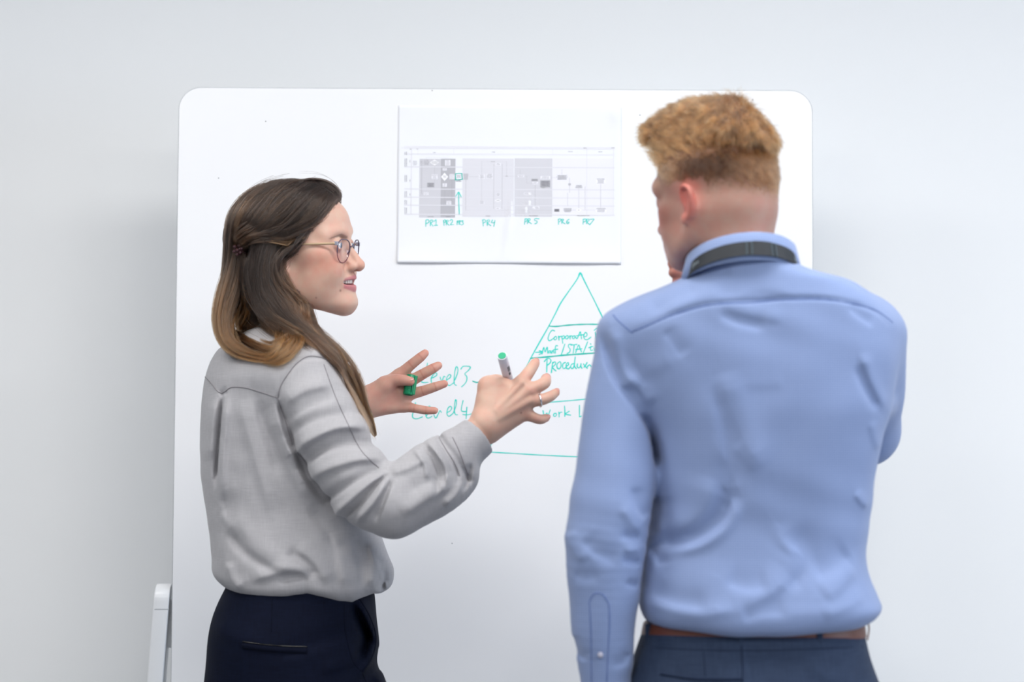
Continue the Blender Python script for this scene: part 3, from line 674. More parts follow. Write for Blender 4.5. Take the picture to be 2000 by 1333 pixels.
prect(760, 950, 832, 992, 140, .0004, ZD); ptext(764, 955, 828, 990, ZD, 80); ptext(890, 940, 1015, 998, ZD, 125); pdia(1115, 968, 42, 25, 243, ZD); ptext(1098, 962, 1130, 974, ZD, 130, 1); pline(1020, 968, 1075, 968, 165, ZD); pline(1160, 968, 1350, 968, 165, ZD)
pbox(1368, 505, 1496, 588, ZD, 245, 125); pline(1430, 590, 1430, 930, 160, ZD); pbox(1362, 932, 1510, 1000, ZD, 245, 120)
pm = mesh_py('printed_chart', PV, PF); ca = pm.color_attributes.new('Col', 'FLOAT_COLOR', 'POINT'); ca.data.foreach_set('color', np.c_[np.array(PC), np.ones(len(PC))].astype(np.float32).ravel())
link('printed_chart', pm, M['print'], sheet, 'grey printed swim lane chart')
ypap = lambda x, z: py(x, z)-.0006
PRS = {'PR1': (ZC, [[(460, 1110), (457, 1160), (456, 1206)], [(455, 1116), (482, 1106), (506, 1122), (496, 1148), (458, 1166)], [(528, 1110), (524, 1150), (522, 1196)], [(528, 1113), (556, 1112), (562, 1132), (530, 1155), (546, 1178), (562, 1201)], [(580, 1132), (605, 1105), (606, 1150), (605, 1190)], [(580, 1190), (628, 1187)]]),
 'PR2': (ZC, [[(715, 1120), (717, 1155), (720, 1191)], [(707, 1126), (730, 1106), (748, 1120), (742, 1138), (719, 1151)], [(755, 1116), (753, 1150), (752, 1186)], [(755, 1118), (778, 1112), (782, 1132), (756, 1150), (772, 1168), (791, 1186)], [(805, 1122), (825, 1104), (845, 1118), (835, 1148), (808, 1181), (835, 1178), (861, 1178)]]),
 'PR3': (ZC, [[(910, 1125), (909, 1150), (908, 1181)], [(906, 1128), (922, 1119), (929, 1132), (911, 1151)], [(940, 1120), (939, 1150), (938, 1179)], [(939, 1122), (958, 1118), (961, 1134), (941, 1149), (962, 1178)], [(972, 1125), (999, 1118), (985, 1144), (1003, 1158), (995, 1175), (974, 1182)]]),
 'PR4': (ZC, [[(1280, 1110), (1284, 1155), (1288, 1201)], [(1272, 1113), (1303, 1104), (1322, 1120), (1315, 1143), (1285, 1156)], [(1342, 1112), (1344, 1150), (1345, 1191)], [(1342, 1116), (1372, 1108), (1379, 1128), (1346, 1154), (1370, 1174), (1396, 1193)], [(1420, 1110), (1410, 1135), (1406, 1151), (1456, 1147)], [(1456, 1115), (1448, 1160), (1440, 1206)]]),
 'PR5': (ZD, [[(340, 1095), (333, 1135), (328, 1176)], [(334, 1101), (358, 1089), (371, 1104), (362, 1123), (340, 1136)], [(385, 1092), (378, 1126), (372, 1163)], [(385, 1095), (408, 1091), (411, 1112), (381, 1130), (404, 1148), (431, 1166)], [(541, 1094), (510, 1091), (481, 1091), (472, 1118), (500, 1122), (514, 1140), (502, 1158), (474, 1166)]]),
 'PR6': (ZD, [[(820, 1100), (821, 1138), (822, 1176)], [(814, 1106), (838, 1091), (856, 1105), (848, 1126), (822, 1141)], [(870, 1098), (869, 1130), (868, 1161)], [(870, 1100), (892, 1098), (895, 1115), (869, 1134), (890, 1150), (916, 1166)], [(976, 1099), (950, 1115), (936, 1140), (946, 1163), (970, 1158), (974, 1142), (940, 1141)]]),
 'PR7': (ZD, [[(1180, 1100), (1177, 1138), (1174, 1173)], [(1174, 1106), (1204, 1094), (1222, 1108), (1212, 1128), (1180, 1141)], [(1230, 1098), (1227, 1130), (1225, 1166)], [(1230, 1101), (1260, 1097), (1262, 1118), (1229, 1138), (1252, 1160), (1276, 1181)], [(1280, 1100), (1308, 1098), (1336, 1097), (1305, 1138), (1270, 1183)]])}
for k, (fr, st) in PRS.items(): ink('handwritten_note', st, .0013, fr, sheet, ypap, 'ink', 'teal handwriting, ' + k)
ink('ink_box', [[(884, 446), (887, 485), (891, 528)], [(885, 444), (930, 438), (982, 440)], [(978, 440), (980, 480), (986, 522)], [(880, 532), (930, 530), (990, 521)]], .0016, ZC, sheet, ypap, 'ink_dark', 'thick teal square drawn around one step')
ink('ink_arrow', [[(940, 1025), (938, 960), (934, 860), (930, 710)], [(890, 769), (908, 738), (930, 705), (950, 738), (969, 776)]], .0014, ZC, sheet, ypap, 'ink', 'teal arrow pointing up at the square')
# ================================================================== the woman
YA = 4.05
def lerp(a, b, t): return a+(b-a)*t
def rows_px(rows, Y, y0f, y1f):
    """silhouette rows measured in the photo (py, left, right) -> loft rows"""
    out = []
    for r in rows:
        p, q = at(r[1], r[0], Y), at(r[2], r[0], Y)
        out.append(((p[2]+q[2])/2, p[0], q[0], y0f(r[0]) if callable(y0f) else y0f, y1f(r[0]) if callable(y1f) else y1f))
    return out
def head_frame(yaw, pitch, roll):
    """columns forward, left, up.  yaw about z, pitch nods up, roll tips the crown towards the right ear"""
    R = Matrix.Rotation(yaw, 3, 'Z') @ Matrix.Rotation(-pitch, 3, 'Y') @ Matrix.Rotation(roll, 3, 'X')
    return np.array(R)
def head(S, man=False):
    """a head in its own frame: x forward, y left, z up, origin between the ears"""
    if man: S.ell((-.004, 0, .048), (.088, .074, .076), 0, 'add')
    else: S.ell((-.008, 0, .045), (.094, .074, .073), 0, 'add')
    rows = [(-.093, .048, .086, -.022, .022), (-.084, .0, .0925, -.037, .037), (-.07, -.03, .0930, -.048, .048), (-.052, -.04, .0925, -.0565, .0565), (-.035, -.045, .0920, -.0615, .0615),
            (-.015, -.05, .0910, -.0645, .0645), (.005, -.05, .0885, -.066, .066), (.025, -.05, .0855, -.068, .068), (.045, -.05, .0870, -.068, .068), (.07, -.05, .0830, -.064, .064), (.09, -.04, .070, -.052, .052)]
    zc = lambda z: z if not man or z > -.03 else -.03+(z+.03)*.72
    if man: rows = [(zc(z), a, b-(.006 if z < -.06 else 0), c*(.90 if z < .02 else 1), d*(.90 if z < .02 else 1)) for z, a, b, c, d in rows]
    S.loft(rows, .022, 'add', 2.08, .02, world=False)
    for s in (-1, 1):
        S.tube([(.082-.008*man, s*.012, zc(-.084)), (.045, s*.040, zc(-.072)), (.010, s*.055, zc(-.048)), (-.004, s*.062, -.012)], [.013, .013, .013, .012], .022)
        if man:
            S.ell((.052, s*.034, -.024), (.028, .020, .030), .025); S.ell((.046, s*.046, .002), (.024, .0130, .013), .022)
            S.tube([(.084, s*.020, .036), (.078, s*.040, .038), (.064, s*.054, .034)], [.009, .0105, .009], .016)
        else:
            S.ell((.054, s*.042, -.022), (.030, .022, .030), .025)           # cheek
            S.ell((.048, s*.051, .003), (.026, .0145, .014), .022)            # cheekbone
            S.ell((.050, s*.035, -.050), (.024, .0225, .028), .026)          # full lower cheek
        S.tube([(.0838, s*.010, .035), (.0795, s*.030, .038), (.066, s*.050, .032)], [.0065, .0070, .007], .016)   # brow ridge
        S.ell((.0930, s*.031, .0175), (.013, .0175, .0105), .014, 'sub')  # socket
    S.ell((.0815-.008*man, 0, zc(-.0765)), (.0185, .021, .0160), .016)                  # chin
    S.ell((.081, 0, -.045), (.0195, .026, .021), .014)                    # muzzle
    # eyelids around the eyeball
    for s in (-1, 1):
        S.ell((.0765, s*.0312, .0165), (.0142, .0150, .0140), .004)
        S.ell((.0905, s*.0318, .0160), (.010, .0125, .0040 if not man else .004), .002, 'sub')
    # nose
    S.tube([(.0830, 0, .032), (.0895, 0, .014), (.1010, 0, -.004), (.1075, 0, -.0170)], [.0068, .0066, .0078, .0095], .010)
    S.ell((.1080, 0, -.0178), (.0100, .0098, .0088), .006)
    for s in (-1, 1):
        S.ell((.0975, s*.0118, -.0200), (.0110, .0068, .0080), .005)
        S.ell((.088, s*.013, -.013), (.010, .006, .014), .008)
    S.tube([(.1050, 0, -.0235), (.097, 0, -.0275)], [.0048, .0055], .005)
    for s in (-1, 1): S.ell((.1025, s*.0068, -.0268), (.0058, .0031, .0036), .002, 'sub')
    S.ell((.1025, 0, -.0325), (.006, .0030, .0060), .004, 'sub')         # philtrum
    # mouth: lips parted in a smile, or closed
    op = .0 if man else 1
    S.tube([(.0765, -.0300, -.0460), (.0890, -.0165, -.0412), (.0975, -.004, -.0380), (.0975, .004, -.0380), (.0890, .0165, -.0412), (.0765, .0300, -.0460)], [.0020, .0042, .0052, .0052, .0042, .0020], .0045)
    S.tube([(.0765, -.0295, -.0466), (.0880, -.0165, -.0535), (.0965, 0, -.0555-.0005*op), (.0880, .0165, -.0535), (.0765, .0295, -.0466)], [.0018, .0048, .0062, .0048, .0018], .0045)
    if not man:
        S.ell((.088, 0, -.0462), (.0280, .0295, .0047), .0020, 'sub')
        for s in (-1, 1):
            S.tube([(.094, s*.0195, -.016), (.0855, s*.032, -.032), (.0745, s*.037, -.048)], .0014, .006, 'sub')   # smile line
            S.ell((.066, s*.038, -.026), (.020, .016, .018), .018)
    # ears
    for s in (-1, 1):
        ez = .76 if man else 1; eo = -.0045 if man else 0; ex = .82 if man else 1
        S.ell((-.004, s*.0755, .004+eo), (.0175*ex, .0050, .030*ez), .004, 'add', (0, 12, s*-20))
        S.tube([(a_*ex, s*b_, c_*ez+eo) for a_, b_, c_ in ((.010, .0740, .006), (.009, .0775, .026), (-.006, .0835, .034), (-.021, .0870, .022), (-.020, .0850, .0), (-.010, .0790, -.022), (.003, .0740, -.026))], [.0026, .0032, .0034, .0036, .0036, .0042, .0052], .003)
        S.ell((.000, s*.0830, .004), (.0085, .0050, .014), .004, 'sub', (0, 10, s*-16))
        S.ell((.006, s*.0765, -.026), (.0060, .0038, .0080), .005, 'add')
def hand_solid(S, P, wr, wrist_r, mcs, fingers, k=.007):
    """palm from metacarpal capsules, five separate fingers"""
    for a, b, r0, r1 in mcs: S.tube([P(*a), P(*b)], [r0, r1], .012, world=True)
    for pts, rr in fingers: S.tube([P(*q) for q in pts], rr, .0055, world=True, n=4*len(pts))
HW_P = at(580, 500, YA); HW_R = head_frame(math.radians(-14), math.radians(0), math.radians(5.0))
HL = lambda p: HW_R @ np.asarray(p, float)+HW_P
LH = lambda X: (X-HW_P) @ HW_R
B = Solid(); B.frame(HW_R, HW_P); head(B)
B.frame()
w = lambda px, py, dy=0: at(px, py, YA+dy)
B.tube([HL((-.018, 0, -.045)), HL((-.030, 0, -.10)), w(548, 668, .01), w(545, 720, .02)], [.050, .049, .054, .075], .025)
# trunk and limbs under the clothes
B.tube([w(545, 720, .02), w(550, 820, .0), w(565, 950, 0), w(580, 1120, 0), w(580, 1260, .02)], [.075, .10, .095, .095, .11], .04)
B.tube([w(560, 722, .0), w(590, 742, -.08), w(600, 752, -.10)], [.06, .05, .045], .03)
B.tube([w(545, 722, .03), w(530, 742, .12), w(540, 755, .16)], [.06, .05, .045], .03)
rb = lambda X, Y, d=0: at(780+X/5.882, 680+Y/5.882, 3.945+d)
B.tube([w(600, 752, -.10), w(655, 875, -.136), w(766, 985, -.180)], [.040, .034, .030], .02)
B.tube([w(766, 985, -.180), w(850, 924, -.146), rb(860, 1020, 0), rb(1000, 880, 0)], [.030, .030, .0270, .0255], .015, flat=((0, 1, 0), .86))
mcs = [((985, 850, .004), (1395, 405, .004), .0170, .0118), ((1010, 870, .002), (1485, 490, .000), .0180, .0118), ((1030, 910, .004), (1500, 605, .003), .0180, .0112), ((1050, 950, .008), (1450, 755, .008), .0180, .0105),
       ((985, 760, .012), (1020, 440, .020), .0200, .0165), ((1080, 640, .010), (1190, 440, .012), .020, .0150), ((1120, 800, .012), (1330, 620, .014), .02, .018)]
fin = [([(1395, 405, .004), (1490, 275, .016), (1545, 195, .032), (1562, 168, .040)], [.0112, .0098, .0086, .0074]),
       ([(1485, 490, 0), (1600, 440, .004), (1668, 400, .014), (1685, 352, .032)], [.0112, .0102, .0100, .0085]),
       ([(1500, 605, .003), (1620, 600, .002), (1725, 562, .010), (1795, 515, .022)], [.0106, .0095, .0088, .0070]),
       ([(1450, 755, .008), (1545, 800, .008), (1620, 822, .014), (1682, 806, .022)], [.0100, .0086, .0082, .0068]),
       ([(1020, 440, .020), (1110, 385, .036), (1200, 400, .050), (1290, 420, .058)], [.0160, .0120, .0105, .0085])]
hand_solid(B, rb, None, None, mcs, fin)
for a, b in (((1120, 720), (1395, 405)), ((1150, 760), (1485, 490)), ((1150, 810), (1500, 605))):
    B.tube([rb(a[0], a[1], -.0152), rb((a[0]+b[0])/2, (a[1]+b[1])/2, -.0128), rb(b[0], b[1], -.0085)], [.002, .0028, .0042], .008)
lh = lambda X, Y, d=0: at(680+X/4.545, 660+Y/4.545, 4.27+d)
B.tube([w(540, 755, .16), w(575, 830, .2), w(630, 895, .215)], [.043, .040, .035], .02)
B.tube([w(630, 895, .215), w(665, 842, .22), lh(20, 660), lh(150, 570)], [.035, .033, .0265, .0255], .015, flat=((0, 1, 0), .8))
lm = [((175, 540, 0), (450, 335, .002), .0170, .0115), ((190, 560, 0), (515, 410, .004), .0170, .0118), ((190, 590, 0), (525, 510, .004), .0170, .0112), ((190, 625, 0), (490, 610, .002), .0165, .0105),
      ((170, 545, -.008), (330, 420, -.014), .0180, .0150), ((330, 480, .004), (450, 480, .006), .02, .017)]
lf = [([(450, 335, .002), (560, 240, -.004), (640, 175, -.006), (682, 138, -.004)], [.0108, .0092, .0086, .0070]),
      ([(515, 410, .004), (660, 325, -.002), (750, 275, -.004), (800, 248, -.001)], [.0110, .0095, .0088, .0072]),
      ([(525, 510, .004), (665, 472, -.002), (770, 437, -.006), (852, 410, -.004)], [.0106, .0092, .0085, .0070]),
      ([(490, 610, .002), (590, 628, -.004), (690, 645, -.006), (768, 648, -.005)], [.0098, .0080, .0075, .0062]),
      ([(330, 420, -.014), (415, 380, -.020), (490, 378, -.025), (550, 388, -.026)], [.0150, .0112, .0098, .0080])]
hand_solid(B, lh, None, None, lm, lf)
for a, b, c in (((395, 500, -.0225), (430, 450, -.021), (470, 420, -.018)), ((300, 640, -.0185), (380, 560, -.020), (440, 470, -.0205))):
    B.tube([lh(*a), lh(*b), lh(*c)], .0012, .003, 'sub')
V, F = B.mesh(.0019)
# skin colours that belong to the skin itself: lips, flush of the cheeks, eyebrows, freckles
def skin_cols(V, base, lip, flush, brow, LHf, lipw=1):
    c = np.tile(np.array(base[:3]), (len(V), 1)); X = LHf(V)
    def mix(m, col): c[:] = c*(1-m[:, None])+np.array(col[:3])*m[:, None]
    inh = (np.abs(X[:, 0]) < .14) & (np.abs(X[:, 1]) < .1) & (np.abs(X[:, 2]) < .14)
    ay = np.abs(X[:, 1])
    g = lambda p, r: np.exp(-(((X[:, 0]-p[0])/r[0])**2+((ay-p[1])/r[1])**2+((X[:, 2]-p[2])/r[2])**2))
    mix(.95*g((.070, .052, -.012), (.035, .03, .022))*inh, flush)
    mix(.55*g((.112, 0, -.014), (.014, .016, .014))*inh, flush)
    # lips
    up = smoothstep(.0066, .0042, np.sqrt((np.maximum(ay-.004, 0)*0)**2+(X[:, 2]-(-.0390-.27*np.maximum(ay-.004, 0)))**2))*smoothstep(.030, .026, ay)*(X[:, 0] > .070)
    lo = smoothstep(.0080, .0055, np.abs(X[:, 2]-(-.0553+.34*np.maximum(ay-.008, 0))))*smoothstep(.029, .025, ay)*(X[:, 0] > .070)
    mix(np.clip(np.maximum(up, lo), 0, 1)*inh*lipw, lip)
    bl = np.interp(ay, [.010, .030, .052], [.0285, .0325, .0270]); bw = np.interp(ay, [.008, .025, .054], [.0022, .0030, .0012])
    m = smoothstep(1.15, .6, np.abs(X[:, 2]-bl)/bw)*smoothstep(.008, .012, ay)*smoothstep(.056, .050, ay)*(X[:, 0] > .055)
    mix(.52*m*inh, brow)
    m = np.exp(-((X[:, 2]-.0165)/.007)**2-((ay-.0315)/.016)**2)*(X[:, 0] > .07); mix(.35*m*inh, flush)
    return c, X, inh, mix
base_w, lip_w, flush_w = lin(206, 168, 150), lin(186, 120, 123), lin(194, 134, 116)
C, X, inh, mix = skin_cols(V, base_w, lip_w, flush_w, lin(92, 68, 57), LH)
for (px, py, r) in ((664.7, 568, .0016), (617.5, 582, .0013), (1017, 807, .0011), (967, 788, .0008), (1018.5, 806.5, .0009)):
    q = np.array([px, py]); d = (V-np.array([0, 0, CAMZ])) @ CR; s = np.c_[1000-d[:, 0]/d[:, 2]*FPX, 666.5+d[:, 1]/d[:, 2]*FPX]
    m = np.exp(-(((s-q)**2).sum(1)/(r*1150)**2))*(V[:, 1] < YA+.02); mix(.8*m, lin(92, 52, 44))
dl = np.stack([np.exp(-((V-p)**2).sum(1)/.011**2) for p in [rb(*f[0][-1]) for f in fin]+[lh(*f[0][-1]) for f in lf]]+[.6*np.exp(-((V-p)**2).sum(1)/.013**2) for p in [rb(*f[0][0]) for f in fin[:4]]]).max(0)
mix(.6*dl, lin(200, 118, 102))
jt = np.stack([np.exp(-((V-p)**2).sum(1)/.0105**2) for f_ in lf for p in (lh(*f_[0][1]), lh(*f_[0][2]))]).max(0); mix(.55*jt, lin(192, 112, 96))
cr_ = np.stack([np.exp(-((V-p)@((q_-p)/np.linalg.norm(q_-p)))**2/.0011**2)*(((V-p)**2).sum(1) < .013**2)*(V[:, 1] < p[1]) for f_ in lf[:4] for p, q_ in ((lh(*f_[0][1]), lh(*f_[0][2])), (lh(*f_[0][2]), lh(*f_[0][3])))]).max(0); mix(.45*cr_, lin(168, 96, 82))
dh = np.stack([np.exp(-((V-p)**2).sum(1)/.05**2) for p in [lh(380, 470)]]).max(0); mix(.65*dh, lin(204, 140, 126))
foot_w = np.array([w(580, 1300)[0], YA, 0.])
woman = thing('person', 'woman with long brown hair in a grey blouse and navy trousers, gesturing with both hands', 'person', foot_w)
body_w = link('body', mesh_np('body', V, F, True, C), M['skin_w'], woman)
bvh_bw = bvh_of(V, F)
def eye_obj(parent, c, r, fwd):
    """eyeball with iris and pupil as rings of the same ball facing fwd"""
    fwd = np.array(fwd)/np.linalg.norm(fwd); u = np.cross(fwd, [0, 0, 1.]); u /= np.linalg.norm(u); v = np.cross(u, fwd)
    th = [0, .10, .19, .33, .47, .6, .9, 1.3, 1.8, 2.4, math.pi]; V = []; F = []; mi = []
    for t in th:
        for k in range(20):
            a = 2*math.pi*k/20; V.append(c+r*(math.cos(t)*fwd+math.sin(t)*(math.cos(a)*u+math.sin(a)*v)))
    for i in range(len(th)-1):
        for k in range(20): F.append((i*20+k, (i+1)*20+k, (i+1)*20+(k+1) % 20, i*20+(k+1) % 20)); mi.append(2 if i < 2 else 1 if i < 4 else 0)
    me = mesh_py('eye', V, F, True); o = link('eye', me, [M['eye'], M['iris'], M['pupil']], parent)
    me.polygons.foreach_set('material_index', mi); return o
def nail(p, prev, nrm, r, ln, parent):
    d = p-prev; d /= np.linalg.norm(d); nrm = np.array(nrm, float); nrm -= d*np.dot(nrm, d); nrm /= np.linalg.norm(nrm); sd = np.cross(d, nrm)
    bm = bmesh.new(); bmesh.ops.create_icosphere(bm, subdivisions=2, radius=1)
    for v in bm.verts: c_ = np.array(v.co); v.co = Vector(p+d*(c_[0]*ln+.0005)+sd*c_[1]*r*.72+nrm*(r*.80+c_[2]*.0016-.0012*c_[1]**2))
    link('fingernail', bm_mesh('fingernail', bm, True), M['nail'], parent)
for f_, nv in zip(fin[:4], ((.25, -.75, .5), (.5, -.6, .6), (.1, -.8, .6), (.1, -.9, .3))): nail(rb(*f_[0][-1]), rb(*f_[0][-2]), nv, f_[1][-1], .0062, woman)
nail(lh(*lf[4][0][-1]), lh(*lf[4][0][-2]), (0, -.7, .75), lf[4][1][-1], .0066, woman)
for f_ in lf[:4]: nail(lh(*f_[0][-1]), lh(*f_[0][-2]), (-.2, .9, .35), f_[1][-1], .0060, woman)
for s in (-1, 1): eye_obj(woman, HL((.0765, s*.0312, .0160)), .0133, HW_R @ np.array([1, .10, -.12]))
# teeth: single rounded teeth along the arch
bms = []
for i in range(-4, 5):
    a = i*.20; p = np.array([.0690+.0245*math.cos(a), .0245*math.sin(a), -.0440]); wd_ = .0047 if abs(i) > 1 else .0051
    bm = box_bm((-.002, -wd_/2, -.0042), (.002, wd_/2, .0042), .0012, 2)
    Rz = Matrix.Rotation(a, 3, 'Z')
    for v in bm.verts: v.co = Vector(HL(np.array(Rz @ v.co)+p))
    bms.append(bm)
tg = link('teeth', bm_mesh('teeth', merge(bms), True), M['tooth'], woman, 'upper row of teeth'); tg['kind'] = 'stuff'
Sm = Solid(); Sm.frame(HW_R, HW_P); Sm.ell((.070, 0, -.0475), (.0150, .0240, .0080), 0); mv, mf = Sm.mesh(.0016, 12)
link('tongue', mesh_np('tongue', mv, mf), M['mouth'], woman)
# ---------------------------------------------------------------- trousers
T = Solid()
tr = [(1120, 452, 716), (1150, 440, 728), (1180, 426, 732), (1220, 413, 731), (1260, 407, 733), (1300, 406, 737), (1333, 409, 748), (1400, 420, 760), (1500, 440, 762)]
T.loft(rows_px(tr, YA, lambda y: lerp(3.93, 3.90, min(1, (y-1120)/130)), lambda y: 4.20), 0, 'add', 2.3, .03)
T.tube([w(530, 1380, -.02), w(585, 1480, -.055), w(620, 1800, -.06), w(600, 2080, -.05), w(590, 2255, -.05)], [.11, .105, .078, .072, .074], .03)
T.tube([w(600, 1380, .05), w(600, 1480, .075), w(610, 1800, .075), w(590, 2080, .08), w(580, 2255, .08)], [.11, .105, .078, .072, .074], .03)
wf_ = lambda a, dy=0: [at(x, y, YA+dy) for x, y in a]
T.fold(wf_([(700, 1165), (722, 1205), (735, 1250), (728, 1285), (706, 1315)]), .008, .011, YA+.02)
T.fold(wf_([(694, 1175), (710, 1215), (720, 1250), (712, 1285)]), .007, -.012, YA+.02)
T.fold(wf_([(560, 1270), (640, 1245), (705, 1225)]), .014, -.004, YA)
T.fold(wf_([(640, 1300), (690, 1285), (712, 1270)]), .012, .004, YA)
T.fold(wf_([(430, 1215), (470, 1235), (540, 1245)]), .018, .004, YA)
T.fold(wf_([(735, 1312), (752, 1333), (762, 1360)]), .012, .007, YA+.02)
V, F = T.mesh(.0036); tro_w = link('trousers', mesh_np('trousers', V, F), M['navy'], woman)
bt = bvh_of(V, F)
seam('back_pocket_welt', bt, [(474, 1262.5), (520, 1268), (560, 1271), (600, 1272)], .0062, M['navy_seam'], tro_w, -.0024, flat=(np.array([0, 0, 1.]), 1.0), label='back pocket welt')
seam('pocket_opening', bt, [(474, 1254), (520, 1260), (560, 1263), (600, 1264)], .0011, M['pupil'], tro_w, .0002)
seam('seam', bt, [(531, 1170), (531, 1200), (530, 1235)], .0007, M['navy_seam'], tro_w)
seam('seam', bt, [(672, 1182), (674, 1230), (688, 1290), (706, 1313), (715, 1333)], .0007, M['navy_seam'], tro_w)
seam('side_pocket', bt, [(703, 1172), (722, 1205), (734, 1245), (727, 1283), (707, 1314)], .0014, M['navy_seam'], tro_w, label='gaping side pocket edge')
for (px, dy) in ((596, -.05), (586, .08)):
    Sh = Solid(); a = np.array([w(px, 2290, dy)[0], YA+dy, .0])
    Sh.tube([a+[-.04, 0, .045], a+[.05, .0, .04], a+[.15, .01, .03]], [.040, .040, .030], .01, flat=((0, 0, 1), .9)); Sh.tube([a+[0, 0, .05], a+[0, 0, .11]], .042, .02)
    Sh.plane(a+[0, 0, .002], (0, 0, -1), .004)
    V, F = Sh.mesh(.004, 16); link('shoe', mesh_np('shoe', V, F), M['shoe'], woman)
# ---------------------------------------------------------------- blouse
S = Solid()
br = [(640, 478, 560), (655, 466, 580), (668, 445, 606), (682, 427, 632), (700, 413, 650), (720, 404, 662), (740, 399, 674), (770, 395, 690), (800, 392, 700), (850, 390, 712), (900, 391, 722), (950, 395, 728),
      (1000, 403, 735), (1050, 411, 746), (1090, 414, 760), (1115, 415, 769), (1135, 420, 768), (1152, 432, 762), (1170, 452, 750), (1186, 480, 736)]
y0 = lambda y: np.interp(y, [640, 668, 700, 740, 800, 900, 1000, 1100, 1160, 1186], [3.99, 3.975, 3.955, 3.935, 3.925, 3.925, 3.925, 3.91, 3.91, 3.94])
y1 = lambda y: np.interp(y, [640, 668, 700, 740, 800, 900, 1000, 1100, 1160, 1186], [4.12, 4.16, 4.20, 4.22, 4.215, 4.20, 4.19, 4.20, 4.20, 4.18])
hem_x = [at(x, 1150, YA)[0] for x in (420, 450, 480, 520, 560, 590, 612, 640, 670, 695, 712, 730, 745, 770)]
hem_z = [at(600, y, YA)[2] for y in (1145, 1156, 1166, 1173, 1170, 1163, 1157, 1164, 1176, 1178, 1166, 1158, 1164, 1164)]
S.loft(rows_px(br, YA, y0, y1), 0, 'add', 2.25, .030, zbot=lambda x: np.interp(x, hem_x, hem_z))
S.ell(w(575, 722, -.085), (.072, .055, .052), .05)                                # near shoulder
S.tube([w(585, 752, -.095), w(625, 822, -.118), w(672, 905, -.145), w(722, 965, -.168), w(764, 985, -.180)], [.063, .0635, .0605, .056, .050], .022)
S.tube([w(764, 985, -.180), w(812, 950, -.165), w(860, 912, -.135), w(892, 888, -.115)], [.050, .0525, .0490, .0415], .014)
S.tube([w(772, 1000, -.18), w(850, 968, -.155), w(898, 935, -.125)], [.036, .036, .030], .02)   # loose cloth hanging under the forearm
S.cyl(w(884, 894, -.118), w(934, 852, -.102), .0405, .0345, .006)                         # cuff
S.cyl(w(912, 871, -.109), w(944, 844, -.099), .0315, .0290, .002, 'sub')
S.ell(w(876, 950, -.125), (.030, .034, .027), .016); S.ell(w(838, 893, -.130), (.018, .030, .016), .012)
S.tube([w(540, 740, .13), w(575, 830, .2), w(625, 890, .215)], [.06, .055, .05], .03)
S.tube([w(625, 890, .215), w(655, 848, .22), w(668, 828, .22)], [.048, .043, .040], .012)
f = lambda pts: [at(x, y, YA-.12) for x, y in pts]
YC = YA
# sleeve folds
FW = [([(576, 886), (620, 858), (668, 838), (722, 836)], .012, .0085), ([(572, 850), (620, 824), (690, 812)], .012, -.0045), ([(590, 915), (640, 882), (700, 868), (742, 876)], .011, -.0065),
 ([(600, 940), (655, 915), (705, 900), (750, 896)], .012, .0060), ([(630, 985), (680, 955), (728, 930), (760, 915)], .010, -.0055), ([(655, 1010), (690, 980), (730, 945), (762, 924)], .008, .0070),
 ([(678, 1012), (712, 985), (745, 945), (764, 926)], .005, -.0060), ([(700, 1022), (735, 985), (768, 935)], .008, .0060), ([(740, 1020), (758, 975), (772, 935)], .006, -.0055),
 ([(560, 790), (600, 765), (650, 752)], .014, .0035), ([(566, 822), (610, 795), (660, 778)], .012, -.003), ([(768, 925), (800, 915), (835, 897)], .012, .0035),
 ([(790, 1005), (840, 972), (885, 945)], .014, .0045), ([(800, 960), (850, 935), (890, 915)], .018, -.0035),
 ([(838, 866), (856, 888), (872, 915), (876, 950)], .0055, .0060), ([(828, 872), (846, 896), (858, 930), (858, 965)], .0055, -.0055), ([(852, 858), (872, 885), (892, 920), (896, 945)], .0045, -.0050), ([(812, 880), (832, 906), (838, 940)], .006, .0040),
 ([(905, 960), (918, 930), (920, 905)], .006, -.004), ([(870, 990), (895, 965), (905, 940)], .007, .005)]
for p, wd_, h in FW: S.fold(f(p), wd_*.85, h*1.5, YA-.02)
# back of the blouse
FB = [([(431, 771), (428, 800), (424, 840), (419, 900), (415, 950)], .0042, -.0110), ([(443, 775), (440, 830), (434, 900), (432, 980)], .009, .0045), ([(416, 778), (410, 830), (404, 900)], .009, .003),
 ([(545, 785), (566, 830), (580, 880), (600, 930), (640, 990)], .010, -.0090), ([(520, 800), (545, 860), (575, 930), (610, 990)], .016, .0050), ([(470, 780), (486, 840), (510, 920), (530, 1000)], .018, .0035), ([(500, 785), (520, 850), (545, 930)], .012, -.0035),
 ([(430, 1000), (480, 1060), (540, 1100), (590, 1110)], .020, .0060), ([(440, 1040), (490, 1085), (550, 1120)], .016, -.0050), ([(490, 1135), (540, 1118), (580, 1112), (610, 1122)], .012, .0048), ([(545, 1135), (580, 1130), (605, 1132)], .008, -.0035),
 ([(560, 1080), (585, 1092), (606, 1112), (614, 1132)], .010, -.0050), ([(580, 1070), (615, 1095), (645, 1140)], .014, .0045), ([(650, 1040), (665, 1090), (675, 1150)], .012, .0045), ([(690, 1050), (700, 1100), (706, 1150)], .010, -.0035), ([(720, 1060), (730, 1110), (725, 1150)], .010, .0055), ([(736, 1090), (745, 1130), (742, 1160)], .006, -.005),
 ([(600, 990), (640, 1040), (670, 1090)], .014, -.0050), ([(440, 1100), (450, 1130), (470, 1155)], .010, .004), ([(430, 960), (450, 1030), (470, 1080)], .016, -.003)]
for p, wd_, h in FB: S.fold(f(p), wd_*.9, h*1.45, YA-.01)
S.fold(f([(425, 772), (432, 768), (442, 765)]), .006, -.004, YA)
S.fold(f([(548, 778), (560, 745), (590, 708), (640, 700)]), .0035, -.0022, YA, False)
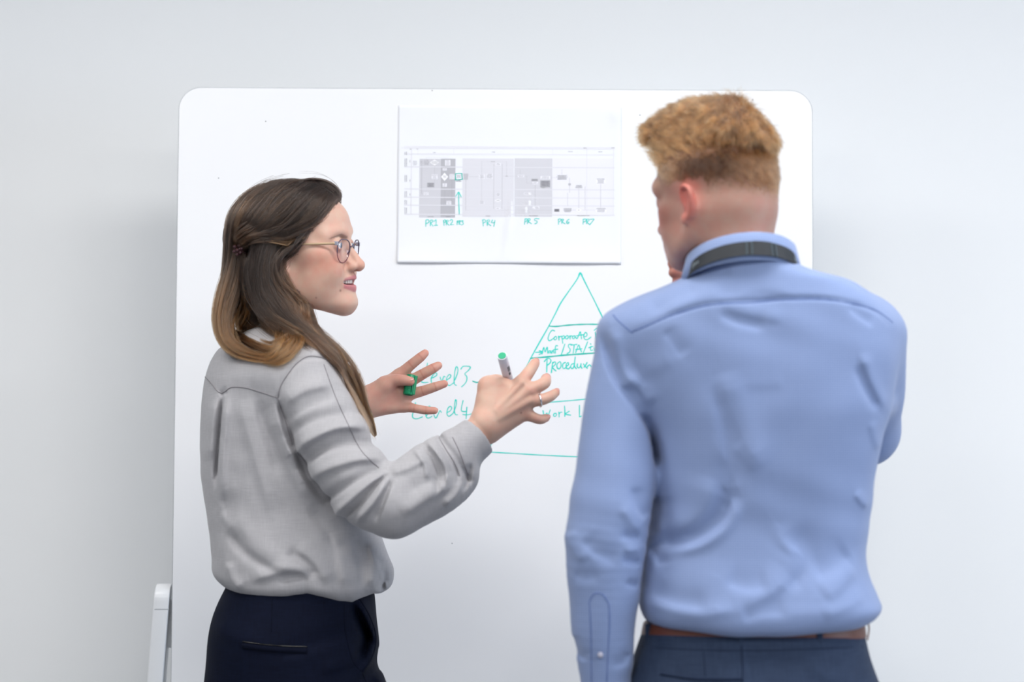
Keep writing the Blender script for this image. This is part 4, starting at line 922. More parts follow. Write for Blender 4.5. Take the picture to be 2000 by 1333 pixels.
S.fold(f([(545, 780), (560, 845), (576, 885)]), .005, -.0060, YA)
S.fold(f([(862, 858), (885, 888), (900, 912), (914, 938)]), .0050, -.0070, YA, False)
nz_ = lambda X: (.0005*np.sin(X[:, 0]*75+X[:, 2]*38+2*np.sin(X[:, 2]*31))*np.sin(X[:, 2]*52-X[:, 0]*21)+.0003*np.sin(X[:, 2]*120+X[:, 0]*90)*np.sin(X[:, 0]*140-X[:, 2]*33)).astype(np.float32)
S.disp(nz_)
V, F = S.mesh(.0023); blo = link('blouse', mesh_np('blouse', V, F), M['linen'], woman)
bb = bvh_of(V, F)
for pts in ([(398, 734), (412, 748), (428, 767), (440, 765), (452, 757), (480, 758), (515, 768), (543, 778)], [(543, 778), (548, 755), (562, 732), (580, 710), (600, 697), (625, 698), (642, 706)], [(884, 855), (898, 885), (914, 928)], [(859, 859), (872, 880), (888, 905), (898, 930)], [(543, 778), (556, 820), (570, 868)]):
    seam('seam', bb, pts, .0008, M['linen_seam'], blo, .0004, n=80)
seam('sleeve_seam', bb, [(632, 712), (655, 775), (680, 830), (705, 880), (740, 915)], .0006, M['linen_seam'], blo, .0006, n=120)
# stand collar
cc = w(536, 648, .03)
for j, (rr_, hh_) in enumerate(((.0575, .018),)):
    cp = [cc+np.array([rr_*1.0*math.cos(a), rr_*1.0*math.sin(a), .012*math.cos(a)*-1.0]) for a in np.linspace(0, 2*math.pi, 25)[:-1]]
    link('collar', tube_mesh('collar', cp, .0028, 80, 10, True, (np.array([0, 0, 1.]), 8.0)), M['linen'], blo)
# ================================================================== woman's hair: massed base, then strands following the drawn locks
def strands(name, data, rad, mat, parent):
    """data: list of (points Nx3, colours Nx3)"""
    hc = bpy.data.hair_curves.new(name); hc.add_curves([len(p) for p, c in data])
    P = np.concatenate([p for p, c in data]).astype(np.float32); Cc = np.concatenate([c for p, c in data]).astype(np.float32)
    R_ = np.concatenate([rad*(1-.75*np.linspace(0, 1, len(p))**3) for p, c in data]).astype(np.float32)
    hc.attributes['position'].data.foreach_set('vector', P.ravel())
    ra = hc.attributes.get('radius') or hc.attributes.new('radius', 'FLOAT', 'POINT'); ra.data.foreach_set('value', R_)
    ca = hc.attributes.new('Col', 'FLOAT_COLOR', 'POINT'); ca.data.foreach_set('color', np.c_[Cc, np.ones(len(Cc))].astype(np.float32).ravel())
    o = link(name, hc, mat, parent); o['kind'] = 'stuff'; return o
Hs = Solid(); Hs.frame(HW_R, HW_P)
Hs.ell((-.012, 0, .046), (.103, .084, .077), 0)
Hs.ell((.028, 0, .080), (.060, .062, .034), .03)
Hs.frame()
h = lambda x, y, d=0: at(x, y, YA+d)
# face opening: a slanting cut from the parting down to the ear
pa, pb = h(672, 382), h(577, 502); nn = np.cross(pb-pa, (0, 1, 0)); nn = nn*(1 if nn[0] > 0 else -1)
Hs.plane(pa, nn, .012)
pa2, pb2 = h(560, 512), h(420, 545); nn2 = np.cross(pb2-pa2, (0, 1, 0)); nn2 = nn2*(1 if nn2[2] < 0 else -1)
Hs.plane(pa2, nn2, .03)
Hs.tube([h(505, 445, -.05), h(515, 520, -.052), h(530, 575, -.055), h(556, 625, -.075), h(598, 668, -.090)], [.040, .036, .034, .026, .016], .025)
Hs.tube([h(480, 470, 0), h(485, 540, -.01), h(490, 600, -.005), h(515, 640, .0)], [.036, .040, .036, .030], .03)
Hs.tube([h(462, 478, -.035), h(456, 545, -.045), h(440, 605, -.055), h(440, 650, -.068), h(462, 684, -.088), h(508, 700, -.104), h(548, 694, -.112)], [.014, .0155, .018, .0165, .014, .011, .006], .012)
Hs.tube([h(598, 456, -.078), h(582, 480, -.079), h(552, 506, -.079)], [.004, .006, .006], .008)
Hs.tube([h(544, 515, -.074), h(550, 550, -.070), h(580, 594, -.060), h(602, 640, -.06)], [.008, .011, .013, .012], .012)
Hs.tube([h(560, 625, -.080), h(612, 664, -.085), h(655, 705, -.070), h(688, 748, -.055), h(712, 798, -.045), h(732, 850, -.04)], [.016, .016, .0145, .0125, .0095, .0035], .012)
Hs.tube([h(560, 500, .075), h(575, 570, .07), h(585, 640, .06), h(600, 700, .05)], [.016, .02, .018, .010], .02)
Hs.ell(h(484, 492, -.085), (.010, .03, .013), .010, 'sub')
dispf = lambda X: (.0002*np.sin(X[:, 0]*420+X[:, 2]*260+3*np.sin(X[:, 2]*40))).astype(np.float32)
Hs.disp(dispf)
V, F = Hs.mesh(.0024)
zt = smoothstep(HW_P[2]-.02, HW_P[2]-.20, V[:, 2])[:, None]
cd, cg = np.array(lin(46, 36, 31)[:3]), np.array(lin(98, 70, 46)[:3])
hairb = link('hair', mesh_np('hair', V, F, True, cd*(1-zt)+cg*zt), M['hair_wb'], woman)
bh = bvh_of(V, F)
DK, MD, LT, GD = [np.array(lin(*c)[:3]) for c in ((27, 18, 14), (42, 29, 21), (86, 60, 40), (118, 82, 48))]
# (points in the photo, width at start/end, count, colour root, colour tip)
LK = [
 ([(606, 448), (594, 466), (582, 484), (566, 499), (546, 511)], 8, 5, 500, DK, DK),
 ([(500, 590), (530, 620), (570, 646), (622, 682)], 15, 10, 700, MD, LT), ([(512, 600), (530, 640), (560, 668), (592, 676)], 13, 6, 500, MD, GD), ([(458, 650), (488, 676), (524, 688), (566, 684)], 9, 6, 420, MD, GD), ([(490, 600), (505, 625), (530, 650), (575, 672)], 12, 8, 420, DK, LT),
 ([(588, 478), (568, 492), (549, 508), (542, 530), (550, 556), (570, 580)], 5, 6, 450, DK, MD), ([(560, 508), (546, 526), (553, 556), (582, 586), (594, 608), (590, 632), (604, 660)], 5, 6, 500, MD, LT),
 ([(545, 630), (562, 662), (556, 690), (530, 706), (505, 700)], 8, 4, 300, GD, GD), ([(560, 640), (588, 664), (584, 690), (556, 709), (520, 708)], 5, 3, 260, GD, GD), ([(520, 625), (548, 655), (540, 684), (512, 697)], 8, 5, 260, LT, GD), ([(600, 455), (570, 470), (540, 472), (508, 464)], 6, 3, 260, LT, GD),
 ([(652, 372), (628, 400), (600, 430), (560, 452), (522, 462), (490, 470)], 20, 14, 900, DK, MD), ([(662, 384), (645, 412), (615, 445), (585, 466), (552, 473), (515, 466), (492, 462)], 10, 8, 620, MD, LT),
 ([(625, 358), (598, 392), (565, 425), (530, 447), (490, 462)], 20, 16, 900, DK, MD), ([(600, 352), (570, 380), (535, 412), (505, 440), (478, 466)], 20, 16, 900, DK, MD),
 ([(575, 350), (540, 370), (505, 400), (478, 432), (462, 466)], 20, 16, 900, MD, MD), ([(550, 352), (510, 372), (478, 402), (458, 436), (450, 478)], 16, 10, 700, MD, LT),
 ([(590, 350), (545, 362), (500, 386), (466, 425), (452, 462)], 14, 12, 500, DK, MD), ([(664, 388), (655, 372), (636, 360), (605, 352), (575, 349)], 8, 8, 450, DK, DK),
 ([(570, 349), (510, 364), (470, 400), (452, 440), (446, 490), (440, 540), (430, 590)], 7, 7, 700, DK, MD), ([(640, 362), (610, 380), (580, 412), (548, 440), (505, 456)], 20, 14, 800, DK, MD), ([(655, 380), (632, 415), (600, 452), (570, 476), (548, 504)], 12, 6, 600, DK, DK),
 ([(535, 462), (500, 466), (480, 474), (468, 482)], 14, 8, 350, DK, LT), ([(500, 440), (480, 456), (468, 470), (462, 486)], 14, 8, 350, MD, LT),
 ([(586, 470), (566, 486), (546, 505), (540, 530), (550, 560), (576, 586), (590, 608), (602, 640), (612, 668)], 9, 12, 900, DK, LT), ([(552, 472), (537, 500), (530, 530), (538, 562), (560, 592), (576, 622), (598, 660)], 16, 16, 1000, DK, LT),
 ([(540, 470), (525, 500), (520, 540), (532, 575), (556, 605), (575, 635), (605, 668)], 20, 18, 900, DK, MD), ([(515, 470), (505, 510), (507, 550), (522, 590), (546, 622), (580, 652), (620, 676)], 20, 16, 900, DK, MD),
 ([(492, 505), (488, 530), (492, 565), (505, 600), (530, 630), (560, 652)], 16, 14, 700, DK, MD), ([(536, 500), (543, 540), (570, 580), (588, 605), (584, 640), (600, 660)], 10, 8, 400, LT, LT),
 ([(470, 492), (464, 530), (450, 570), (437, 610), (436, 648), (454, 680), (494, 698), (535, 702), (560, 694)], 17, 9, 1000, MD, GD), ([(482, 505), (484, 545), (484, 578), (470, 608), (456, 632), (458, 660), (480, 684), (520, 692), (550, 684)], 12, 7, 520, MD, GD),
 ([(452, 480), (447, 520), (437, 560), (426, 600), (423, 640), (436, 676), (470, 700), (505, 706)], 10, 6, 500, MD, GD), ([(475, 540), (488, 575), (486, 605), (468, 635), (462, 655)], 8, 6, 300, GD, GD),
 ([(500, 610), (530, 636), (562, 656), (556, 684), (528, 700), (500, 692)], 12, 8, 420, MD, GD), ([(530, 620), (565, 646), (584, 668), (572, 690), (545, 708), (512, 706)], 9, 6, 360, MD, GD),
 ([(520, 612), (550, 640), (576, 662), (560, 676), (530, 684), (505, 670)], 10, 8, 360, MD, GD),
 ([(575, 600), (600, 636), (634, 680), (668, 718), (694, 762), (712, 808), (735, 860)], 18, 7, 1300, MD, LT), ([(555, 620), (590, 646), (630, 684), (662, 722), (688, 766), (706, 806), (724, 838)], 14, 7, 900, MD, LT),
 ([(600, 625), (628, 664), (660, 702), (690, 748), (707, 790), (728, 838), (738, 862)], 10, 6, 700, LT, GD), ([(585, 560), (602, 605), (618, 650), (640, 690)], 10, 8, 400, DK, LT),
 ([(500, 520), (498, 560), (512, 610), (545, 640)], 18, 14, 500, DK, DK), ([(610, 354), (580, 368), (545, 398), (515, 430), (485, 455)], 24, 18, 600, DK, LT), ([(645, 368), (615, 410), (575, 442), (540, 455)], 22, 14, 500, DK, LT),
]
data = []
def lock(pts, w0, w1, cnt, c0, c1, npt=18, lift=.0030, wav=1.0, loose=False):
    Cn = spline(np.array(pts, float), npt); Tn = np.gradient(Cn, axis=0); Tn /= np.linalg.norm(Tn, axis=1)[:, None]; Nn = np.c_[-Tn[:, 1], Tn[:, 0]]
    tt = np.linspace(0, 1, npt); wid = w0+(w1-w0)*tt
    ncl = max(4, int(w0*.9)); cl_u = RNG.uniform(-1, 1, ncl); cl_b = RNG.uniform(.42, 1.55, ncl); cl_p = RNG.uniform(0, 6.28, ncl); cl_l = RNG.uniform(0, .004, ncl)
    for k in range(cnt):
        ci = RNG.integers(ncl); u = cl_u[ci]+RNG.normal(0, .085); s0 = RNG.uniform(0, .12); s1 = RNG.uniform(.82, 1.0)
        ph, fr, am = RNG.uniform(0, 6.28), RNG.uniform(4, 7), RNG.uniform(.2, .8)*wav
        st = s0+(s1-s0)*tt; base = np.c_[np.interp(st, tt, Cn[:, 0]), np.interp(st, tt, Cn[:, 1])]; nr = np.c_[np.interp(st, tt, Nn[:, 0]), np.interp(st, tt, Nn[:, 1])]
        off = u*np.interp(st, tt, wid)+am*np.sin(fr*st+ph)*(.3+st)+1.5*wav*np.sin(6*st+cl_p[ci])
        q = base+nr*off[:, None]; lf = abs(RNG.normal(0, lift))*np.sin(np.pi*np.clip(st*.9+.1, 0, 1))+.0004+cl_l[ci]*np.sin(np.pi*st)
        out = []; last = None
        for (x, y), l_ in zip(q, lf):
            p = hit(bh, x, y, l_); pb_ = hit(bb, x, y, l_+.003)
            if pb_ is not None and (p is None or pb_[1] < p[1]) and y > 590: p = pb_
            if p is None or (last is not None and abs(p[1]-last) > .025):
                p = at(x, y, last if last is not None else YA-.04)
                if not loose:
                    nb_, nn_, _, _ = bh.find_nearest(Vector(p)); g_ = np.array(nb_+nn_*l_)
                    if np.linalg.norm(g_-p) < .03 or y < 520: p = g_
            if p is not None: last = p[1]
            out.append(p)
        if out[0] is None:
            f0 = next((i for i, p in enumerate(out) if p is not None), None)
            if f0 is None: continue
            for i in range(f0): out[i] = at(q[i][0], q[i][1], out[f0][1])
        br_ = RNG.uniform(.75, 1.25)*cl_b[ci]; cc_ = (c0+(c1-c0)*(st[:, None]**1.3))*br_
        P_ = np.array(out)
        for _ in range(3): P_[1:-1] = (P_[:-2]+2*P_[1:-1]+P_[2:])/4
        data.append((P_, cc_))
for L in LK: lock(*L, wav=3.4 if (L[0][-1][1] > 600 and L[0][0][0] > 535) else 1.3)
for L in LK[:12]+LK[18:21]+LK[25:28]:                    # loose single hairs around the outline
    lock(L[0], L[1]*1.3+2, L[2]*1.8+4, 8, L[4]*1.3, L[5]*1.3, lift=.006, wav=2.5, loose=True)
strands('hair_strands', data, .00017, M['hair_w'], hairb)
# ---------------------------------------------------------------- claw clip
clipc = hit(bh, 468, 487, .002); clipc = clipc if clipc is not None else h(468, 487, -.06)
clip = thing('hair_clip', 'small dark jewelled claw clip in the brown hair of the woman', 'hair clip', tuple(clipc))
for k, (dx, dz, r) in enumerate(((-.006, .004, .0032), (.001, .006, .003), (.005, .001, .0034), (-.002, -.002, .0036), (-.007, -.004, .003), (.003, -.006, .0032), (-.002, -.009, .0028))):
    sb = bmesh.new(); bmesh.ops.create_icosphere(sb, subdivisions=2, radius=r, matrix=Matrix.Translation(Vector(clipc)+Vector((dx, -.002, dz))))
    link('bead', bm_mesh('bead', sb, False), M['clip'], clip)
for k, a in enumerate((-.5, .1, .6)):
    p = clipc+np.array([0, -.001, 0]); link('claw', tube_mesh('claw', [p, p+[.008*math.cos(a), .001, .008*math.sin(a)], p+[.015*math.cos(a), .008, .012*math.sin(a)-.003]], [.0013, .0010, .0006], 10, 6), M['clip'], clip)
# ================================================================== eyeglasses
gl = thing('eyeglasses', 'round purple-rimmed eyeglasses with slim gold temples on the woman\'s face', 'glasses', tuple(HL((.1, 0, .01))))
def lensloop(s, sc=1.0, n=48):
    out = []
    for k in range(n):
        a = 2*math.pi*k/n; ca, sa = math.cos(a), math.sin(a); e = 2.5 if sa > 0 else 2.1
        r = (abs(ca)**e+abs(sa)**e)**(-1/e); y = .0345+sc*.0232*r*ca*(1+.10*sa); z = .0058+sc*.0193*r*sa+.0015*max(0, ca)*max(0, sa)
        x = .0968-(y-.01)*.140+(z-.0075)*.11
        out.append(HL((x, s*y, z)))
    return np.array(out)
for s in (-1, 1):
    lp = lensloop(s); n = len(lp)
    up = [lp[i] for i in range(-1, 26)]; lo = [lp[i] for i in range(25, n)]+[lp[0]]
    link('rim', tube_mesh('rim', up, [.0007]+[.0010]*(len(up)-2)+[.0007], 70, 8), M['rim'], gl)
    link('lower_rim', tube_mesh('lower_rim', lo, .00068, 60, 8), M['rim_low'], gl)
    li = lensloop(s, .985); fw = HW_R @ np.array([.0005, 0, 0]); c0 = li.mean(0); V = [c0-fw, c0+fw]+list(li-fw)+list(li+fw); F = []
    for k in range(n):
        j = (k+1) % n; F += [(0, 2+j, 2+k), (1, 2+n+k, 2+n+j), (2+k, 2+j, 2+n+j, 2+n+k)]
    me = mesh_py('lens', V, F, True); bm = bmesh.new(); bm.from_mesh(me); bmesh.ops.recalc_face_normals(bm, faces=bm.faces); bm.to_mesh(me); bm.free()
    link('lens', me, M['glass'], gl)
    hx = .0968-(.0585-.01)*.140
    bmh = box_bm((-.0042, -.0022, -.0032), (.0022, .0022, .0034), .0008)
    for v in bmh.verts: v.co = Vector(HL(np.array(v.co)+np.array([hx, s*.0590, .0185])))
    link('hinge', bm_mesh('hinge', bmh), M['clear_rim'], gl)
    tm = link('temple', tube_mesh('temple', [HL((hx-.003, s*.0606, .0185)), HL((.060, s*.0690, .0180)), HL((.028, s*.0765, .0180)), HL((.0, s*.0800, .017)), HL((-.018, s*.0800, .006)), HL((-.026, s*.0780, -.014))], [.0021, .0019, .0010, .0009, .0012, .0014], 50, 8), M['gold'], gl)
link('bridge', tube_mesh('bridge', [HL((.0972, -.0115, .0125)), HL((.0990, 0, .0150)), HL((.0972, .0115, .0125))], .0010, 20, 8), M['rim'], gl)
for s in (-1, 1): link('nose_pad', tube_mesh('nose_pad', [HL((.0955, s*.0118, .006)), HL((.0935, s*.0112, .002)), HL((.0930, s*.0116, -.002))], [.0006, .0010, .0011], 12, 8), M['rim'], gl)
# ================================================================== marker, cap, ring
ma, mb_ = rb(1180, 88, -.032), rb(1322, 620, .090); L = .118; ax = (mb_-ma)/np.linalg.norm(mb_-ma); mb_ = ma+ax*L
mk = thing('marker_pen', 'white marker pen with green end plug held in the right hand of the woman', 'marker', tuple((ma+mb_)/2))
def turned(name, a, ax, prof, mat, parent, n=32, label=None):
    u = np.cross(ax, [0, 1, .3]); u /= np.linalg.norm(u); v = np.cross(ax, u); V = []; F = []
    for t, r in prof:
        for k in range(n): an = 2*math.pi*k/n; V.append(a+ax*t+r*(math.cos(an)*u+math.sin(an)*v))
    m = len(prof)
    F = [(i*n+k, i*n+(k+1) % n, (i+1)*n+(k+1) % n, (i+1)*n+k) for i in range(m-1) for k in range(n)]+[tuple(range(n))[::-1], tuple((m-1)*n+k for k in range(n))]
    me = mesh_py(name, V, F, False); bm = bmesh.new(); bm.from_mesh(me); bmesh.ops.recalc_face_normals(bm, faces=bm.faces)
    for f_ in bm.faces: f_.smooth = len(f_.verts) == 4
    bm.to_mesh(me); bm.free(); return link(name, me, mat, parent, label)
RM = .0082
turned('barrel', ma, ax, [(.0004, RM-.0008), (.0, RM-.0004), (.0008, RM), (L-.012, RM), (L-.010, RM*.8), (L, RM*.7)], M['barrel'], mk)
turned('end_plug', ma, ax, [(-.0006, RM*.72), (.0, RM*.80), (.003, RM*.80)], M['green_plug'], mk, label='green end plug')
turned('nib', ma+ax*L, ax, [(0, .003), (.008, .0028), (.011, .0016)], M['green'], mk)
u = np.cross(ax, [0, 1, .0]); u /= np.linalg.norm(u); v = np.cross(ax, u); v = v if v[1] < 0 else -v; u = u if u[0] > 0 else -u
def onbarrel(t0, t1, a0, a1, name, mat):
    V = []; F = []; n = 8
    for t in (t0, t1):
        for k in range(n+1): an = a0+(a1-a0)*k/n; V.append(ma+ax*t+(RM+.00015)*(math.cos(an)*v+math.sin(an)*u))
    F = [(k, k+1, n+2+k, n+1+k) for k in range(n)]; link(name, mesh_py(name, V, F, True), mat, mk)
onbarrel(.026, .039, .35, 1.0, 'printed_label', M['label_black'])
for k in range(5): onbarrel(.0285+k*.0022, .0292+k*.0022, .42, .92-.1*(k % 3), 'label_line', M['barrel'])
onbarrel(.0405, .0412, .35, 1.0, 'label_line', M['label_black']); onbarrel(.043, .050, .35, .8, 'printed_label', M['label_black'])
# cap in the other hand
ca_, cb_ = lh(562, 330, -.0135), lh(533, 508, -.0175); cx = (cb_-ca_); CL = np.linalg.norm(cx); cx /= CL
cap = thing('pen_cap', 'green ribbed marker cap pinched between thumb and fingers of the woman\'s left hand', 'cap', tuple((ca_+cb_)/2))
turned('cap_body', ca_, cx, [(0, .0072), (.0012, .0086), (.012, .0090), (CL-.001, .0093), (CL, .0089), (CL, .0076), (CL-.003, .0074)], M['green'], cap)
cu = np.cross(cx, [0, 1, 0]); cu /= np.linalg.norm(cu); cu = cu if cu[0] > 0 else -cu; cv = np.cross(cx, cu); cv = cv if cv[1] < 0 else -cv
for k in range(8):
    t = CL*.56+k*CL*.052; V = []
    ring = [ca_+cx*t+.0093*(math.cos(a)*cv-math.sin(a)*cu) for a in np.linspace(-.35, 1.45, 10)]
    link('grip_rib', tube_mesh('grip_rib', ring, .00042, 16, 6), M['green'], cap)
bmc = box_bm((-.0022, -.0033, 0), (.0028, .0033, CL*.94), .0008)
for vv in bmc.verts:
    q = np.array(vv.co); vv.co = Vector(ca_+cx*(q[2]+.001)+cu*(q[0]+.0088)+cv*(q[1]+.0035))
link('pocket_clip', bm_mesh('pocket_clip', bmc), M['green'], cap)
link('clip_slot', tube_mesh('clip_slot', [ca_+cx*CL*.18+cu*.0046+cv*.0083, ca_+cx*CL*.9+cu*.0046+cv*.0083], .0006, 2, 6), M['pupil'], cap)
# ring
rc = (rb(1600, 601, .002)*.5+rb(1618, 601, .002)*.5); rd = rb(1725, 562, .010)-rb(1500, 605, .003); rd /= np.linalg.norm(rd)
ru = np.cross(rd, [0, 1, 0]); ru /= np.linalg.norm(ru); rv = np.cross(rd, ru)
rg = thing('finger_ring', 'silver ring with small stones on the ring finger of the woman', 'ring', tuple(rc))
link('band', tube_mesh('band', [rc+.0105*(math.cos(a)*ru+math.sin(a)*rv) for a in np.linspace(0, 2*math.pi, 25)[:-1]], .0017, 60, 8, True), M['metal'], rg)
for a in np.linspace(0, 2*math.pi, 13)[:-1]:
    p = rc+.0113*(math.cos(a)*ru+math.sin(a)*rv); sb = bmesh.new(); bmesh.ops.create_icosphere(sb, subdivisions=1, radius=.0013, matrix=Matrix.Translation(Vector(p)))
    link('stone', bm_mesh('stone', sb), M['metal'], rg)
# ================================================================== the man
YM = 3.62
m_ = lambda x, y, d=0: at(x, y, YM+d)
HM_P = at(1404, 402, 3.58); HM_R = head_frame(math.radians(136), math.radians(-6), 0); HV_R = head_frame(math.radians(136), math.radians(1), 0)
HM = lambda p: HM_R @ np.asarray(p, float)+HM_P
LM = lambda X: (X-HM_P) @ HM_R
B = Solid(); B.frame(HM_R, HM_P)
head(B, True)
B.ell((-.038, 0, -.010), (.052, .056, .045), .04)                     # nape
B.frame()
B.tube([HM((-.022, 0, -.035)), HM((-.030, 0, -.085)), m_(1446, 540, -.040), m_(1450, 600, -.01)], [.0550, .0535, .057, .075], .03)
B.tube([m_(1450, 600, 0), m_(1455, 720, 0), m_(1470, 950, .01), m_(1470, 1200, .01), m_(1470, 1330, .01)], [.075, .105, .10, .095, .10], .04)
B.tube([m_(1450, 640, 0), m_(1300, 660, 0), m_(1240, 685, -.01)], [.06, .045, .036], .03)
B.tube([m_(1450, 640, 0), m_(1620, 650, .02), m_(1682, 670, .03)], [.06, .05, .042], .03)
B.tube([m_(1240, 685, -.01), m_(1207, 900, -.042), m_(1188, 1040, -.052)], [.036, .034, .032], .02)
B.tube([m_(1184, 1040, -.055), m_(1180, 1180, -.05), m_(1184, 1370, -.03)], [.036, .033, .025], .02)
lq = lambda X, Y, d=0: at(1188+X, 1395+Y, YM-.03+d)
hand_solid(B, lq, None, None, [((-8, -20, 0), (-26, 88, .008), .018, .0125), ((-4, -20, 0), (-8, 96, 0), .018, .0125), ((2, -20, 0), (10, 92, -.004), .018, .012), ((8, -20, 0), (26, 84, -.008), .018, .0115), ((-8, -10, .012), (-26, 42, .034), .018, .0145)],
   [([(-26, 88, .008), (-30, 130, .014), (-26, 165, .022), (-20, 188, .030)], [.0118, .0105, .0095, .0080]), ([(-8, 96, 0), (-10, 142, .006), (-6, 180, .016), (0, 204, .026)], [.0120, .0106, .0096, .0082]),
    ([(10, 92, -.004), (10, 136, .002), (14, 172, .012), (20, 194, .022)], [.0115, .0100, .0092, .0078]), ([(26, 84, -.008), (28, 118, -.002), (32, 146, .006), (36, 162, .014)], [.0105, .0092, .0084, .0070]), ([(-26, 42, .034), (-32, 80, .046), (-28, 112, .050), (-22, 130, .050)], [.0140, .0118, .0108, .0090])])
# the other arm is folded up in front, its hand at the chin
B.tube([m_(1682, 670, .03), m_(1700, 770, .08), m_(1690, 850, .15)], [.042, .038, .034], .02)
B.tube([m_(1690, 850, .15), m_(1560, 720, .20), m_(1430, 605, .17)], [.036, .032, .025], .02)
cq = lambda X, Y, d=0: at(1311+X, 513+Y, YM+.14+d)
hand_solid(B, cq, None, None, [((104, 78, .06), (62, 16, .03), .018, .0125), ((104, 78, .06), (58, 36, .03), .018, .0125), ((104, 82, .06), (60, 54, .03), .018, .012), ((104, 86, .06), (66, 70, .03), .018, .0115), ((100, 76, .05), (92, 40, .02), .018, .015)],
   [([(62, 16, .03), (36, 10, .014), (12, 4, .004), (2, 2, .0)], [.0118, .0100, .0092, .0078]), ([(58, 36, .03), (34, 28, .014), (12, 22, .004), (4, 20, 0)], [.0118, .0100, .0092, .0078]), ([(60, 54, .03), (36, 48, .016), (18, 42, .006), (10, 40, .002)], [.0112, .0096, .0088, .0074]),
    ([(66, 70, .03), (44, 66, .018), (28, 60, .008), (20, 58, .004)], [.0102, .0088, .0080, .0066]), ([(92, 40, .02), (80, 14, .0), (66, -6, -.012), (56, -16, -.014)], [.0140, .0115, .0105, .0090])])
V, F = B.mesh(.0026)
C, X, inh, mix = skin_cols(V, lin(196, 152, 138), lin(172, 108, 104), lin(186, 118, 106), lin(130, 92, 62), LM)
ears = np.exp(-((X[:, 0]+.004)/.030)**2-((np.abs(X[:, 1])-.083)/.013)**2-((X[:, 2]-.004)/.04)**2); mix(.75*np.clip(ears*1.3, 0, 1), lin(196, 94, 84))
mix(.35*smoothstep(-.06, -.10, X[:, 2])*inh, lin(188, 110, 98))
tips = np.stack([np.exp(-((V-p)**2).sum(1)/.016**2) for p in (cq(2, 2), cq(4, 20), cq(10, 40))]).max(0); mix(.6*tips, lin(206, 116, 96))
# cropped sides: stubble on the scalp fades out towards the nape
hz = X[:, 2]-.10*np.clip(-X[:, 0]-.02, 0, 1)*0
zf = X[:, 2]-.25*np.clip(X[:, 0]+.02, 0, .09)+.35*np.clip(-X[:, 0]-.055, 0, .05)
side = (.42*smoothstep(-.105, -.03, zf)+.58*smoothstep(-.005, .044, zf))*(smoothstep(.080, .055, X[:, 0]-.35*np.clip(X[:, 2]-.02, 0, .2)))*inh
ear_ex = 1-np.clip(1.6*np.exp(-((X[:, 0]-.002)/.026)**2-((X[:, 2]-.0)/.040)**2), 0, 1)*(np.abs(X[:, 1]) > .05)
mix(np.clip(.85*side*ear_ex, 0, .85), lin(104, 78, 62))
foot_m = np.array([m_(1470, 1300)[0], YM, 0.])
man = thing('person', 'man with short ginger hair seen from behind in a light blue checked shirt', 'person', foot_m)
body_m = link('body', mesh_np('body', V, F, True, C), M['skin_m'], man)
for s in (-1, 1): eye_obj(man, HM((.0765, s*.0312, .0160)), .0137, HM_R @ np.array([1, 0, -.1]))
# ---------------------------------------------------------------- short hair
VH = Solid(); VH.frame(HV_R, HM_P)
VH.ell((.010, 0, .078), (.104, .084, .083), 0); VH.ell((.100, .008, .112), (.034, .050, .034), .05); VH.ell((.030, 0, .128), (.075, .060, .043), .03); VH.ell((-.022, .0, .140), (.030, .045, .032), .03); VH.ell((-.045, .0, .078), (.055, .068, .070), .03)
VH.frame()
p0 = HM((.062, 0, .072)); p1 = HM((-.09, 0, .052)); nn = np.cross(p1-p0, HM_R[:, 1]); nn = nn*(1 if nn[2] < 0 else -1)
vol_ops = list(VH.ops)
VH.plane(p0, nn, .03)
bumps = lambda X: (.0035*np.sin(X[:, 0]*150+2*np.sin(X[:, 2]*90))*np.sin(X[:, 1]*140+X[:, 2]*110)).astype(np.float32)
VH.disp(lambda X: bumps(X)*.6-.015)
hv, hf = VH.mesh(.003)
VL = (hv-HM_P) @ HM_R
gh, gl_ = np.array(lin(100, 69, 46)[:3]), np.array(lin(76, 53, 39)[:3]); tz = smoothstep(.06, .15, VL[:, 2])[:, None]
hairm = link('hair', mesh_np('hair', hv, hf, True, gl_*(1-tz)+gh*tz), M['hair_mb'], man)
bhm = bvh_of(V, F)
# roots over the scalp, every hair reaching for the outline of the cut
big = Solid(); big.ops = vol_ops
me_n = np.zeros((len(V), 3)); body_m.data.vertex_normals.foreach_get('vector', me_n_buf := np.zeros(len(V)*3, np.float32)); me_n = me_n_buf.reshape(-1, 3)
scalp = inh & (X[:, 2] > -.075) & (np.abs(X[:, 1]) < .09)
front = .088-.9*np.clip(.085-X[:, 2], 0, .2)
scalp &= (X[:, 0] < np.where(X[:, 2] > .085, .088, np.maximum(front, .020)))
scalp &= ~((np.abs(X[:, 1]) > .060) & (np.abs(X[:, 0]-.0) < .032) & (X[:, 2] < .036))
scalp &= ~((X[:, 0] > .0) & (X[:, 2] < .0))
idx = np.nonzero(scalp)[0]
def pick(mask, n): k = np.nonzero(mask)[0]; return idx[RNG.choice(k, n)] if len(k) else np.zeros(0, int)
Xs = X[idx]; line = .060+.10*(Xs[:, 0]+.02)*.35
top = pick(Xs[:, 2] > line-.002+RNG.normal(0, .005, len(Xs)), 9000)
zr = Xs[:, 2]-.25*np.clip(Xs[:, 0]+.02, 0, .09)+.35*np.clip(-Xs[:, 0]-.055, 0, .05)
mid = pick((RNG.random(len(Xs)) < smoothstep(-.030, .040, zr)**1.3) & (Xs[:, 2] <= line+.010), 15000)
data = []
fw, upv, lf_ = HM_R[:, 0], HM_R[:, 2], HM_R[:, 1]
G1, G2, G3 = [np.array(lin(*c)[:3]) for c in ((54, 34, 22), (100, 66, 41), (152, 102, 60))]
GL = np.array(lin(132, 96, 68)[:3])
